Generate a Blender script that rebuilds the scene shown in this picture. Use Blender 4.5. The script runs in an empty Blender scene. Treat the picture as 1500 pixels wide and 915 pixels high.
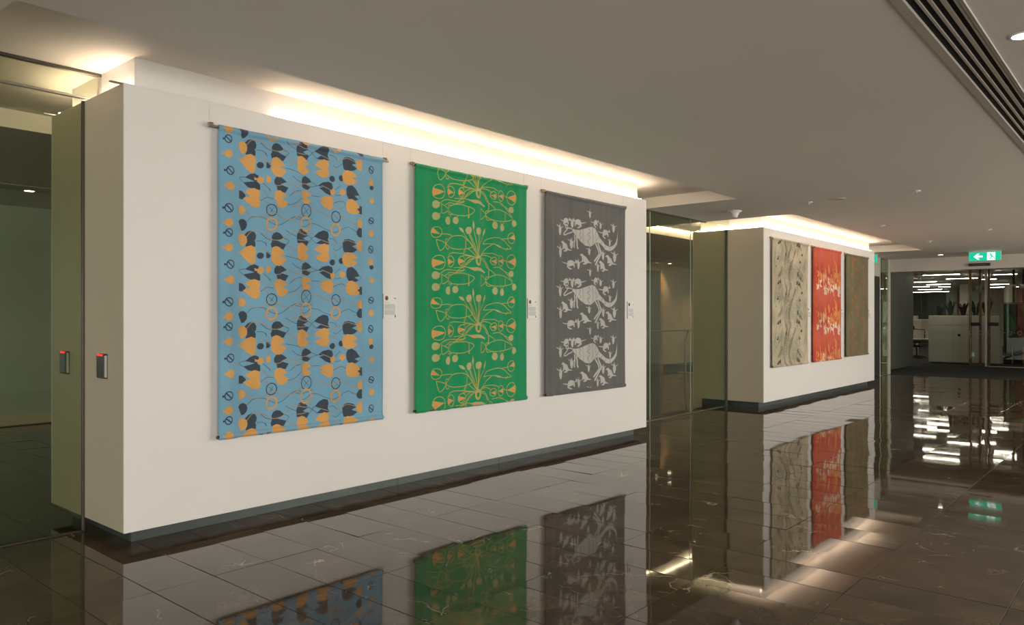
import bpy, bmesh, math, random
from mathutils import Vector, Matrix
from mathutils.geometry import tessellate_polygon
random.seed(7)
scene = bpy.context.scene
COL = scene.collection

# ------------------------------------------------------------------ camera
FPX, HORIZON, EYE = 1120.0, 467.0, 1.5
YAW = math.atan((1718.0 - 750.0) / FPX)
cam_data = bpy.data.cameras.new('camera')
cam_data.sensor_width = 36.0
cam_data.lens = FPX / 1500.0 * 36.0
cam_data.shift_y = (HORIZON - 457.5) / 1500.0
cam_data.clip_start, cam_data.clip_end = 0.05, 200
cam = bpy.data.objects.new('camera', cam_data)
COL.objects.link(cam)
cam.location = (0, 0, EYE)
cam.rotation_euler = (math.radians(90), 0, YAW - math.radians(90))
scene.camera = cam

# ------------------------------------------------------------------ world and daylight
world = bpy.data.worlds.new('overcast_sky')
scene.world = world
world.use_nodes = True
wb = world.node_tree.nodes['Background']
wb.inputs[0].default_value = (0.80, 0.90, 1.0, 1)
wb.inputs[1].default_value = 1.0

def area_light(name, loc, rot, sx, sy, power, color):
    l = bpy.data.lights.new(name, 'AREA')
    l.shape = 'RECTANGLE'; l.size = sx; l.size_y = sy
    l.energy = power; l.color = color
    o = bpy.data.objects.new(name, l); COL.objects.link(o)
    o.location = loc; o.rotation_euler = rot
    return o
DAY = (1.0, 0.92, 0.865)
WINDOW_POWER = 1560
for wx in (-2.6, 11.2, 18.4):     # daylight standing in the street windows, just outside the panes
    area_light('window_daylight', (wx, -6.35, 1.55), (math.radians(90), 0, math.radians(0)), 6.2, 2.6, WINDOW_POWER / 3, DAY)
area_light('window_daylight', (-6.45, -1.2, 1.55), (math.radians(90), 0, math.radians(-90)), 7.6, 2.6, 300, DAY)   # and in an unseen end window, added to light the wall ends
scene.view_settings.view_transform = 'Standard'
scene.view_settings.look = 'None'
scene.view_settings.gamma = 1.0
scene.view_settings.use_curve_mapping = False
scene.view_settings.exposure = 0.06

# ------------------------------------------------------------------ mesh helpers
class MB:
    def __init__(self): self.v = []; self.f = []
    def box(self, x0, x1, y0, y1, z0, z1):
        n = len(self.v)
        self.v += [(x0,y0,z0),(x1,y0,z0),(x1,y1,z0),(x0,y1,z0),(x0,y0,z1),(x1,y0,z1),(x1,y1,z1),(x0,y1,z1)]
        self.f += [tuple(n+i for i in q) for q in ((0,3,2,1),(4,5,6,7),(0,1,5,4),(1,2,6,5),(2,3,7,6),(3,0,4,7))]
        return self
    def cham(self, x0, x1, y0, y1, z0, z1, c=0.004):
        """box with all edges chamfered"""
        bm = bmesh.new()
        bmesh.ops.create_cube(bm, size=1.0)
        for v in bm.verts:
            v.co = Vector(((x0+x1)/2 + v.co.x*(x1-x0), (y0+y1)/2 + v.co.y*(y1-y0), (z0+z1)/2 + v.co.z*(z1-z0)))
        c = min(c, 0.45*min(x1-x0, y1-y0, z1-z0))
        bmesh.ops.bevel(bm, geom=bm.edges[:], offset=c, segments=1, affect='EDGES')
        return self.add_bm(bm)
    def add_bm(self, bm):
        n = len(self.v)
        bm.verts.ensure_lookup_table(); bm.verts.index_update()
        self.v += [tuple(v.co) for v in bm.verts]
        self.f += [tuple(n+v.index for v in f.verts) for f in bm.faces]
        bm.free()
        return self
    def lathe(self, prof, c=(0,0,0), n=24, axis='z'):
        """prof: (radius, height) rows, closed at both ends"""
        s = len(self.v)
        for r, h in prof:
            for i in range(n):
                a = 2*math.pi*i/n
                p = (r*math.cos(a), r*math.sin(a), h)
                if axis == 'x': p = (p[2], p[0], p[1])
                if axis == 'y': p = (p[0], p[2], p[1])
                self.v.append((c[0]+p[0], c[1]+p[1], c[2]+p[2]))
        for k in range(len(prof)-1):
            for i in range(n):
                j = (i+1) % n
                self.f.append((s+k*n+i, s+k*n+j, s+(k+1)*n+j, s+(k+1)*n+i))
        self.f.append(tuple(s+i for i in range(n))[::-1])
        self.f.append(tuple(s+(len(prof)-1)*n+i for i in range(n)))
        return self
    def tube(self, pts, r, n=8):
        s = len(self.v); pts = [Vector(p) for p in pts]
        for k, p in enumerate(pts):
            d = (pts[min(k+1, len(pts)-1)] - pts[max(k-1, 0)]).normalized()
            a = d.cross(Vector((0,0,1)))
            if a.length < 1e-3: a = d.cross(Vector((0,1,0)))
            a.normalize(); b = d.cross(a)
            for i in range(n):
                t = 2*math.pi*i/n
                self.v.append(tuple(p + a*(r*math.cos(t)) + b*(r*math.sin(t))))
        for k in range(len(pts)-1):
            for i in range(n):
                j = (i+1) % n
                self.f.append((s+k*n+i, s+k*n+j, s+(k+1)*n+j, s+(k+1)*n+i))
        self.f.append(tuple(s+i for i in range(n))[::-1])
        self.f.append(tuple(s+(len(pts)-1)*n+i for i in range(n)))
        return self
    def prism(self, pts, map3, t0, t1):
        """polygon extruded between t0 and t1; map3(u, v, t) -> point"""
        bm = bmesh.new()
        f = bm.faces.new([bm.verts.new((u, v, t0)) for u, v in pts])
        ext = bmesh.ops.extrude_face_region(bm, geom=[f])
        for e in ext['geom']:
            if isinstance(e, bmesh.types.BMVert): e.co.z = t1
        bmesh.ops.triangulate(bm, faces=bm.faces[:])
        for v in bm.verts: v.co = Vector(map3(*v.co))
        bmesh.ops.recalc_face_normals(bm, faces=bm.faces[:])
        return self.add_bm(bm)
    def mesh(self, name):
        me = bpy.data.meshes.new(name)
        me.from_pydata(self.v, [], self.f); me.update()
        return me
    def build(self, name, mat, parent=None, smooth=False):
        return link(name, self.mesh(name), mat, parent, smooth)

def link(name, me, mat, parent=None, smooth=False):
    o = bpy.data.objects.new(name, me); COL.objects.link(o)
    if mat is not None and not me.materials: me.materials.append(mat)
    if smooth:
        for p in me.polygons: p.use_smooth = True
    if parent: o.parent = parent
    return o
def box(name, mat, parent, *b): return MB().box(*b).build(name, mat, parent)
def cham(name, mat, parent, *b, c=0.004): return MB().cham(*b, c=c).build(name, mat, parent)
def empty(name, loc=(0,0,0), rz=0):
    o = bpy.data.objects.new(name, None); COL.objects.link(o)
    o.location = loc; o.rotation_euler = (0,0,rz); o.empty_display_size = 0.1
    return o
def tag(o, label, cat, group=None):
    o['label'] = label; o['category'] = cat
    if group: o['group'] = group
    return o
def struct(o): o['kind'] = 'structure'; return o
def copy_tree(o, parent=None):
    c = o.copy(); COL.objects.link(c); c.parent = parent
    for ch in list(o.children): copy_tree(ch, c)
    return c

# ------------------------------------------------------------------ materials
def nt(name):
    m = bpy.data.materials.new(name); m.use_nodes = True
    t = m.node_tree; return m, t, t.nodes['Principled BSDF']
def N(t, kind, **kw):
    n = t.nodes.new(kind)
    for k, v in kw.items(): setattr(n, k, v)
    return n
def plain(name, col, rough=0.5, metal=0.0, var=0.06, scale=6.0, bump=0.0, bscale=200.0, spec=None):
    m, t, b = nt(name)
    b.inputs['Roughness'].default_value = rough; b.inputs['Metallic'].default_value = metal
    if spec is not None: b.inputs['Specular IOR Level'].default_value = spec
    geo = N(t, 'ShaderNodeNewGeometry')
    no = N(t, 'ShaderNodeTexNoise'); no.inputs['Scale'].default_value = scale; no.inputs['Detail'].default_value = 3
    t.links.new(geo.outputs['Position'], no.inputs['Vector'])
    r = N(t, 'ShaderNodeValToRGB')
    r.color_ramp.elements[0].position = 0.3; r.color_ramp.elements[1].position = 0.7
    r.color_ramp.elements[0].color = tuple(c*(1-var) for c in col)+(1,)
    r.color_ramp.elements[1].color = tuple(min(1, c*(1+var)) for c in col)+(1,)
    t.links.new(no.outputs['Fac'], r.inputs[0]); t.links.new(r.outputs[0], b.inputs['Base Color'])
    if bump:
        n2 = N(t, 'ShaderNodeTexNoise'); n2.inputs['Scale'].default_value = bscale
        t.links.new(geo.outputs['Position'], n2.inputs['Vector'])
        bp = N(t, 'ShaderNodeBump'); bp.inputs['Strength'].default_value = bump; bp.inputs['Distance'].default_value = 0.002
        t.links.new(n2.outputs['Fac'], bp.inputs['Height']); t.links.new(bp.outputs[0], b.inputs['Normal'])
    return m
def emit(name, col, strength):
    m, t, b = nt(name)
    b.inputs['Base Color'].default_value = tuple(col)+(1,)
    b.inputs['Emission Color'].default_value = tuple(col)+(1,)
    b.inputs['Emission Strength'].default_value = strength
    return m
def glass(name, tint, refl=1.0):
    m = bpy.data.materials.new(name); m.use_nodes = True
    t = m.node_tree; t.nodes.clear()
    out = N(t, 'ShaderNodeOutputMaterial'); mix = N(t, 'ShaderNodeMixShader')
    tr = N(t, 'ShaderNodeBsdfTransparent'); tr.inputs[0].default_value = tuple(tint)+(1,)
    gl = N(t, 'ShaderNodeBsdfGlossy'); gl.inputs['Roughness'].default_value = 0.0
    gl.inputs['Color'].default_value = (0.9, 1.0, 0.93, 1)
    fr = N(t, 'ShaderNodeFresnel'); fr.inputs[0].default_value = 1.45
    geo = N(t, 'ShaderNodeNewGeometry')
    # the same reflectance from either side of the thin sheet
    flip = N(t, 'ShaderNodeMix', data_type='FLOAT'); 
    t.links.new(geo.outputs['Backfacing'], flip.inputs[0])
    flip.inputs[2].default_value = 1.45; flip.inputs[3].default_value = 1/1.45
    t.links.new(flip.outputs[0], fr.inputs[0])
    t.links.new(fr.outputs[0], mix.inputs[0]); t.links.new(tr.outputs[0], mix.inputs[1]); t.links.new(gl.outputs[0], mix.inputs[2])
    t.links.new(mix.outputs[0], out.inputs[0])
    return m
TX, TY, TX0, TY0 = 0.35, 0.718, 4.69, 1.363
def stone():
    m, t, b = nt('polished_brown_stone')
    L = t.links.new
    geo = N(t, 'ShaderNodeNewGeometry')
    # one random number for each tile, from the tile's own cell of the laying grid
    sub = N(t, 'ShaderNodeVectorMath', operation='SUBTRACT'); sub.inputs[1].default_value = (TX0, TY0, 0)
    dv = N(t, 'ShaderNodeVectorMath', operation='DIVIDE'); dv.inputs[1].default_value = (TX, TY, 1000)
    fl = N(t, 'ShaderNodeVectorMath', operation='FLOOR')
    wn = N(t, 'ShaderNodeTexWhiteNoise')
    L(geo.outputs['Position'], sub.inputs[0]); L(sub.outputs[0], dv.inputs[0]); L(dv.outputs[0], fl.inputs[0]); L(fl.outputs[0], wn.inputs['Vector'])
    sc = N(t, 'ShaderNodeVectorMath', operation='SCALE'); sc.inputs['Scale'].default_value = 30
    L(wn.outputs['Color'], sc.inputs[0])
    ad = N(t, 'ShaderNodeVectorMath', operation='ADD'); L(geo.outputs['Position'], ad.inputs[0]); L(sc.outputs[0], ad.inputs[1])
    cl = N(t, 'ShaderNodeTexNoise'); cl.inputs['Scale'].default_value = 3.5; cl.inputs['Detail'].default_value = 8; cl.inputs['Roughness'].default_value = 0.62
    L(ad.outputs[0], cl.inputs['Vector'])
    r = N(t, 'ShaderNodeValToRGB'); e = r.color_ramp.elements
    e[0].position = 0.28; e[0].color = (0.042, 0.028, 0.017, 1)
    e[1].position = 0.75; e[1].color = (0.125, 0.086, 0.055, 1)
    L(cl.outputs['Fac'], r.inputs[0])
    hs = N(t, 'ShaderNodeHueSaturation')
    mr = N(t, 'ShaderNodeMapRange'); mr.inputs[3].default_value = 0.8; mr.inputs[4].default_value = 1.25
    L(wn.outputs['Value'], mr.inputs[0]); L(mr.outputs[0], hs.inputs['Value']); L(r.outputs[0], hs.inputs['Color'])
    # pale calcite veins: thin cracks, only in patches
    ds = N(t, 'ShaderNodeTexNoise'); ds.inputs['Scale'].default_value = 5; ds.inputs['Detail'].default_value = 4
    L(ad.outputs[0], ds.inputs['Vector'])
    mx = N(t, 'ShaderNodeVectorMath', operation='MULTIPLY_ADD'); mx.inputs[1].default_value = (0.25,0.25,0.25)
    L(ds.outputs['Color'], mx.inputs[0]); L(ad.outputs[0], mx.inputs[2])
    st = N(t, 'ShaderNodeVectorMath', operation='MULTIPLY'); st.inputs[1].default_value = (3.4, 1.5, 1)
    L(mx.outputs[0], st.inputs[0])
    vo = N(t, 'ShaderNodeTexVoronoi', feature='DISTANCE_TO_EDGE'); vo.inputs['Scale'].default_value = 1.6
    L(st.outputs[0], vo.inputs['Vector'])
    ve = N(t, 'ShaderNodeMapRange'); ve.inputs[1].default_value = 0.004; ve.inputs[2].default_value = 0.016; ve.inputs[3].default_value = 1; ve.inputs[4].default_value = 0
    L(vo.outputs['Distance'], ve.inputs[0])
    pa = N(t, 'ShaderNodeTexNoise'); pa.inputs['Scale'].default_value = 2.6; pa.inputs['Detail'].default_value = 3
    L(ad.outputs[0], pa.inputs['Vector'])
    pm = N(t, 'ShaderNodeMapRange'); pm.inputs[1].default_value = 0.57; pm.inputs[2].default_value = 0.66
    L(pa.outputs['Fac'], pm.inputs[0])
    mu = N(t, 'ShaderNodeMath', operation='MULTIPLY'); L(ve.outputs[0], mu.inputs[0]); L(pm.outputs[0], mu.inputs[1])
    mixc = N(t, 'ShaderNodeMix', data_type='RGBA'); mixc.inputs[7].default_value = (0.42, 0.36, 0.28, 1)
    L(mu.outputs[0], mixc.inputs[0]); L(hs.outputs[0], mixc.inputs[6]); L(mixc.outputs[2], b.inputs['Base Color'])
    b.inputs['Roughness'].default_value = 0.035
    b.inputs['IOR'].default_value = 1.45
    wv = N(t, 'ShaderNodeTexNoise'); wv.inputs['Scale'].default_value = 4; wv.inputs['Detail'].default_value = 1
    L(ad.outputs[0], wv.inputs['Vector'])
    bp = N(t, 'ShaderNodeBump'); bp.inputs['Strength'].default_value = 0.15; bp.inputs['Distance'].default_value = 0.0012
    L(wv.outputs['Fac'], bp.inputs['Height']); L(bp.outputs[0], b.inputs['Normal'])
    return m
def cloth_mat(name, col, var=0.08):
    m = plain(name, col, rough=0.85, var=var, scale=2.5, bump=0.35, bscale=700)
    b = m.node_tree.nodes['Principled BSDF']
    b.inputs['Sheen Weight'].default_value = 0.15
    return m
M = dict(
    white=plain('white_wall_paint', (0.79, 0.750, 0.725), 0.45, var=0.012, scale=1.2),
    cream=plain('cream_tone', (0.56, 0.485, 0.37), 0.5, var=0.02, scale=1.2),
    ceil=plain('ceiling_paint', (0.80, 0.735, 0.665), 0.7, var=0.012, scale=0.8),
    kick=plain('dark_grey_kickboard', (0.055, 0.066, 0.064), 0.35, var=0.05),
    black=plain('black_plastic', (0.012, 0.012, 0.012), 0.35, var=0.05),
    void=plain('black_duct_lining', (0.004, 0.004, 0.004), 0.9, var=0.05),
    steel=plain('brushed_steel', (0.55, 0.52, 0.48), 0.28, 1.0, var=0.05, scale=20),
    track=plain('dark_bronze_track', (0.10, 0.09, 0.075), 0.35, 0.6, var=0.05),
    grout=plain('dark_grout', (0.008, 0.006, 0.005), 0.8, var=0.1, scale=20),
    frame=plain('pale_powdercoat', (0.55, 0.50, 0.44), 0.4, var=0.02),
    diff=plain('diffuser_aluminium', (0.48, 0.43, 0.37), 0.45, 0.0, var=0.02),
    timberwall=plain('brown_veneer', (0.38, 0.245, 0.135), 0.4, var=0.12, scale=2.0),
    plaster=plain('grey_green_plaster', (0.40, 0.47, 0.43), 0.55, var=0.03, scale=1.0),
    greywall=plain('office_grey_green_wall', (0.13, 0.14, 0.115), 0.6, var=0.04),
    offwhite=plain('office_white_laminate', (0.66, 0.61, 0.52), 0.45, var=0.03),
    officewall=plain('office_cream_wall', (0.55, 0.49, 0.40), 0.7, var=0.03),
    pinkwall=plain('office_clay_panel', (0.33, 0.22, 0.16), 0.7, var=0.05),
    carpet=plain('charcoal_carpet', (0.016, 0.016, 0.013), 0.95, var=0.25, scale=60, bump=0.5, bscale=400),
    timber=plain('orange_oak', (0.30, 0.135, 0.038), 0.45, var=0.18, scale=9),
    leaf=plain('dark_leaf', (0.018, 0.030, 0.012), 0.5, var=0.3, scale=14),
    leafred=plain('bronze_leaf', (0.045, 0.020, 0.012), 0.5, var=0.3, scale=14),
    mattegreen=plain('matte_green', (0.02, 0.14, 0.05), 0.9, var=0.15, scale=10),
    matteblack=plain('matte_black', (0.012, 0.016, 0.014), 0.9, var=0.15, scale=10),
    batten=plain('dark_batten', (0.03, 0.026, 0.02), 0.6, var=0.15, scale=9),
    board=plain('white_foamboard', (0.82, 0.79, 0.77), 0.5, var=0.01),
    boardedge=plain('tan_board_edge', (0.42, 0.30, 0.19), 0.7, var=0.05),
    ink=plain('grey_print', (0.52, 0.49, 0.47), 0.6, var=0.05),
    inkblue=plain('blue_grey_print', (0.44, 0.56, 0.64), 0.6, var=0.05),
    inktan=plain('tan_print', (0.62, 0.50, 0.40), 0.6, var=0.05),
    inkdark=plain('dark_print', (0.04, 0.035, 0.03), 0.6, var=0.05),
    inkred=plain('red_brown_print', (0.42, 0.075, 0.02), 0.6, var=0.1),
    brass=plain('satin_brass', (0.42, 0.31, 0.17), 0.35, 0.9, var=0.05, scale=20),
    led=emit('warm_led', (1.0, 0.82, 0.62), 25.0),
    lens=emit('downlight_lens', (1.0, 0.86, 0.68), 14.0),
    tubelight=emit('office_tube', (1.0, 0.91, 0.76), 42.0),
    redled=emit('red_indicator', (1.0, 0.03, 0.015), 1.6),
    exitgreen=emit('exit_green', (0.0, 0.40, 0.24), 1.0),
    exitwhite=emit('exit_white', (0.85, 1.0, 0.92), 0.95),
    glass=glass('green_tinted_glass', (0.85, 0.88, 0.79)),
    clear=glass('clear_glass', (0.93, 0.95, 0.92)),
    glassedge=plain('glass_edge', (0.45, 0.55, 0.48), 0.15, var=0.05),
    stone=stone(),
)

# ------------------------------------------------------------------ plan of the place (metres; x runs along the display walls, y away from the street)
YF = 5.17                    # face of the display walls
YB = 6.47                    # back of the display walls
YG = 5.83                    # line of the glass screens
YU0, YU1 = 5.27, 6.37        # upstand on top of the walls
ZB, ZC, ZCOVE = 3.04, 3.10, 3.254
WALLS = ((2.115, 8.65), (12.41, 18.67))
COVES = ((1.27, 9.66), (11.62, 19.62))
YC0, YC1 = 4.39, 7.36
XE = 22.4
YAX = math.radians(90)

# ---- floor: grout bed, single tiles near, joined tiles beyond
floor = struct(box('floor', M['grout'], None, -6.2, XE, -6.2, 12.6, -0.06, -0.003))
def tile_mesh(w, d, name):
    c = 0.0012; m = MB()
    x, y = w/2, d/2
    m.v = [(-x,-y,-0.012),(x,-y,-0.012),(x,y,-0.012),(-x,y,-0.012),(-x,-y,-c),(x,-y,-c),(x,y,-c),(-x,y,-c),(-x+c,-y+c,0),(x-c,-y+c,0),(x-c,y-c,0),(-x+c,y-c,0)]
    m.f = [(8,9,10,11)] + [(a,(a+1)%4,(a+1)%4+4,a+4) for a in range(4)] + [(a+4,(a+1)%4+4,(a+1)%4+8,a+8) for a in range(4)]
    return m
tile_me = tile_mesh(TX-0.0028, TY-0.0028, 'stone_tile').mesh('stone_tile'); tile_me.materials.append(M['stone'])
cy, sy = math.cos(YAW), math.sin(YAW)
def project(x, y, z):
    d = cy*x + sy*y; r = sy*x - cy*y
    if d < 0.3: return None
    return 750 + FPX*r/d, HORIZON - FPX*(z-EYE)/d
cells = []
for i in range(-31, 51):
    for j in range(-11, 16):
        x0, y0 = TX0 + i*TX, TY0 + j*TY
        if x0 + TX > XE + 0.01 or x0 < -6.2 or y0 < -6.2 or y0 + TY > 12.6: continue
        q = [project(x0+a*TX, y0+b*TY, 0) for a, b in ((0,0),(1,0),(1,1),(0,1))]
        area = 0
        if all(q) and y0 < 5.2:
            inside = sum(0 <= p[0] <= 1500 and p[1] <= 915 for p in q)
            area = abs(sum(q[k][0]*q[(k+1)%4][1]-q[(k+1)%4][0]*q[k][1] for k in range(4)))/2 * inside/4
        cells.append((area, x0+TX/2, y0+TY/2))
cells.sort(reverse=True)
def tilt(): return random.gauss(0, 0.0025), random.gauss(0, 0.0036)
field = MB()
for k, (area, x, y) in enumerate(cells):
    rx, ry = tilt()
    dx = 0.003 if abs(x - TX/2 - TX0) < 0.01 else 0.0          # wider movement joint at TX0
    if k < 300 and area > 0:
        o = link('stone_tile', tile_me, None, floor)
        o.location = (x+dx, y, 0); o.rotation_euler = (rx, ry, 0)
    else:
        n = len(field.v); t = tile_me
        for v in t.vertices:
            field.v.append((x+dx+v.co.x, y+v.co.y, v.co.z + v.co.y*rx - v.co.x*ry))
        for p in t.polygons: field.f.append(tuple(n+a for a in p.vertices))
o = field.build('tile_field', M['stone'], floor); o['kind'] = 'stuff'

# ---- ceiling with two coves and a slot for the air diffuser
SX0, SX1, SY0, SY1 = -4.0, 16.0, 0.806, 1.063
m = MB()
def slab(x0, x1, y0, y1): m.box(x0, x1, y0, y1, ZC, ZCOVE+0.02)
X0, X1 = -6.2, XE+0.1
slab(X0, X1, -6.2, SY0); slab(X0, SX0, SY0, SY1); slab(SX1, X1, SY0, SY1); slab(X0, X1, SY1, YC0)
slab(X0, COVES[0][0], YC0, YC1); slab(COVES[0][1], COVES[1][0], YC0, YC1); slab(COVES[1][1], X1, YC0, YC1)
slab(X0, X1, YC1, 10.40); slab(X0, X1, 10.46, 12.6)
ceiling = struct(m.build('ceiling', M['ceil']))
m = MB()
for a, b in COVES: m.box(a-0.05, b+0.05, YC0-0.05, YC1+0.05, ZCOVE, ZCOVE+0.12)
m.build('cove_soffit', M['ceil'], ceiling)
box('roof_slab', M['ceil'], ceiling, -6.4, XE+0.3, -6.4, 12.8, ZCOVE+0.12, ZCOVE+0.3)
box('shadow_gap', M['void'], ceiling, X0, X1, 10.38, 10.48, ZC+0.05, ZC+0.08)

# ---- the two free-standing display walls
def display_wall(name, x0, x1, seams):
    w = struct(MB().box(x0+0.012, x1-0.012, YF+0.012, YB-0.012, 0.102, ZB-0.004).build(name, M['white']))
    cham('front_panel', M['white'], w, x0, x1, YF, YF+0.012, 0.10, ZB, c=0.0015)
    cham('back_panel', M['white'], w, x0, x1, YB-0.012, YB, 0.10, ZB, c=0.0015)
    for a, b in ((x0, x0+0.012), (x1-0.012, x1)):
        cham('end_panel', M['cream'], w, a, b, YF+0.0125, YB-0.0125, 0.10, ZB, c=0.001)  # ends in a darker, yellower tone than front and back
    cham('upstand', M['white'], w, x0+0.11, x1-0.06, YU0, YU1, ZB-0.004, ZCOVE+0.002, c=0.001)
    xs = [x0+0.10] + seams + [x1-0.10]
    for a, b in zip(xs[:-1], xs[1:]):
        cham('kickboard', M['kick'], w, a+0.001, b-0.001, YF+0.13, YF+0.145, 0.0, 0.105, c=0.0015)
    for a in (x0+0.10, x1-0.115):
        cham('kickboard', M['kick'], w, a, a+0.015, YF+0.146, YB-0.13, 0.0, 0.105, c=0.0015)
    cham('kickboard', M['kick'], w, x0+0.1, x1-0.1, YB-0.145, YB-0.13, 0.0, 0.105, c=0.0015)
    return w
display_wall('wall_left_near', *WALLS[0], [4.55, 5.92, 7.3])
display_wall('wall_left_far', *WALLS[1], [14.5, 16.6])

# cove light strips lying on the ledges around the upstands
def strip(label, x0, x1, y0, y1, z=ZB):
    s = empty('light_strip', ((x0+x1)/2, (y0+y1)/2, z))
    tag(s, label, 'light', 'cove light strips')
    hx, hy = (x1-x0)/2, (y1-y0)/2
    MB().box(-hx, hx, -hy, hy, 0, 0.006).build('channel', M['steel'], s)
    k = 0.004
    MB().box(-hx+k, hx-k, -hy+k, hy-k, 0.006, 0.023).build('diffuser', M['led'], s)
for i, (a, b) in enumerate(WALLS):
    w = ('blue banner wall', 'olive banner wall')[i]
    xs = a+1.15 if i == 0 else a+0.02
    strip('warm light strip on the front ledge atop the %s' % w, xs, b-0.04, 5.236, 5.266)
    strip('warm light strip on the rear ledge atop the %s' % w, a+0.02, b-0.04, YB-0.096, YB-0.066)
    strip('warm light strip on the left end ledge atop the %s' % w, a+0.076, a+0.106, YF+0.12, YB-0.12)
    strip('warm light strip on the right end ledge atop the %s' % w, b-0.05, b-0.014, YF+0.06, YB-0.06)
    for y, wh in ((YF+0.05, 'front'), (YB-0.05, 'rear')):
        if i == 0:
            t = MB().box(a-0.07, a+0.03, y-0.012, y+0.012, ZB, ZB+0.008).build('channel_end', M['steel'])
            tag(t, 'short metal channel end jutting from the %s top corner of the blue banner wall' % wh, 'metal channel')
s = empty('light_strip', (15.6, YC1-0.02, ZCOVE-0.012)); tag(s, 'thin warm light strip along the rear lip of the far cove', 'light')
MB().box(-3.95, 3.95, -0.02, 0.018, 0.004, 0.012).build('channel', M['steel'], s)
MB().box(-3.94, 3.94, -0.018, 0.016, 0.0, 0.004).build('diffuser', M['led'], s)

# ---- glass screens on the line between the display walls
def pane(parent, x0, x1, z0, z1, y=YG, mat='glass', name='pane'):
    return box(name, M[mat], parent, x0, x1, y-0.006, y+0.006, z0, z1)
g = struct(empty('window_1', (0, 0, 0)))
pane(g, -6.1, 2.10, 0.012, 3.055)
pane(g, COVES[0][0]+0.003, 2.205, 3.069, ZCOVE-0.02)
cham('bottom_track', M['track'], g, -6.1, 2.115, YG-0.02, YG+0.02, 0.0, 0.012)
cham('transom_rail', M['steel'], g, -6.1, 2.16, YG-0.014, YG+0.014, 3.053, 3.071)
cham('top_track', M['track'], g, COVES[0][0]+0.003, 2.225, YG-0.018, YG+0.018, ZCOVE-0.022, ZCOVE, c=0.003)
cham('wall_channel', M['track'], g, 2.098, 2.116, YG-0.013, YG+0.013, 0.0, ZB, c=0.003)
cham('end_channel', M['steel'], g, 2.203, 2.226, YG-0.014, YG+0.014, ZB, ZCOVE-0.022, c=0.003)
g = struct(empty('window_2', (8.65, YG, 0)))
def at0(o, p):
    o.matrix_parent_inverse = Matrix.Translation(p).inverted(); return o
P2 = (8.65, YG, 0)
at0(pane(g, 8.66, 9.84, 0.012, ZC-0.002), P2)
at0(pane(g, 11.11, 12.385, 0.012, ZC-0.002), P2)
at0(pane(g, COVES[1][0]+0.003, 12.50, ZC, ZCOVE-0.02), P2)
at0(pane(g, 8.60, COVES[0][1]-0.003, ZC, ZCOVE-0.002), P2)
at0(cham('glass_edge', M['glassedge'], g, 9.842, 9.856, YG-0.007, YG+0.007, 0.012, ZC-0.002, c=0.002), P2)
at0(cham('glass_edge', M['glassedge'], g, 11.100, 11.106, YG-0.007, YG+0.007, 0.012, ZC-0.002, c=0.002), P2)
at0(cham('wall_channel', M['track'], g, 12.384, 12.412, YG-0.022, YG+0.022, 0, ZB, c=0.003), P2)
at0(cham('wall_channel', M['track'], g, 8.648, 8.676, YG-0.022, YG+0.022, 0, ZB, c=0.003), P2)
at0(cham('bottom_track', M['steel'], g, 8.65, 12.41, YG-0.018, YG+0.018, 0, 0.010), P2)
at0(cham('top_track', M['track'], g, 9.66, 11.62, YG-0.018, YG+0.018, ZC-0.018, ZC+0.001, c=0.003), P2)
at0(cham('top_track', M['track'], g, COVES[1][0], 12.52, YG-0.016, YG+0.016, ZCOVE-0.02, ZCOVE+0.001, c=0.003), P2)
g = struct(empty('door_1', (9.86, YG, 0)))
at0(pane(g, 9.862, 11.094, 0.014, ZC-0.02), (9.86, YG, 0))
hb = MB().tube([(10.98, YG-0.05, 0.75), (10.98, YG-0.05, 1.35)], 0.012, 10).tube([(10.98, YG-0.05, 0.85), (10.98, YG, 0.85)], 0.008).tube([(10.98, YG-0.05, 1.25), (10.98, YG, 1.25)], 0.008)
g = struct(empty('window_3', (18.67, YG, 0))); P3 = (18.67, YG, 0)
at0(pane(g, 18.69, 20.3, 0.012, ZC-0.002), P3)
at0(pane(g, 21.5, 22.28, 0.012, ZC-0.002), P3)
at0(cham('bottom_track', M['steel'], g, 18.67, XE-0.1, YG-0.018, YG+0.018, 0, 0.010), P3)
for x in (20.3, 21.46, 22.28): at0(cham('mullion', M['frame'], g, x, x+0.04, YG-0.03, YG+0.03, 0.0, ZC, c=0.003), P3)
g = struct(empty('door_2', (20.34, YG, 0)))
at0(cham('leaf', M['batten'], g, 20.345, 21.455, YG-0.02, YG+0.02, 0.015, 2.6), (20.34, YG, 0))
at0(cham('overpanel', M['frame'], g, 20.345, 21.455, YG-0.02, YG+0.02, 2.61, ZC), (20.34, YG, 0))
at0(cham('handle', M['steel'], g, 20.42, 20.46, YG-0.08, YG-0.021, 1.02, 1.22), (20.34, YG, 0))

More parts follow.
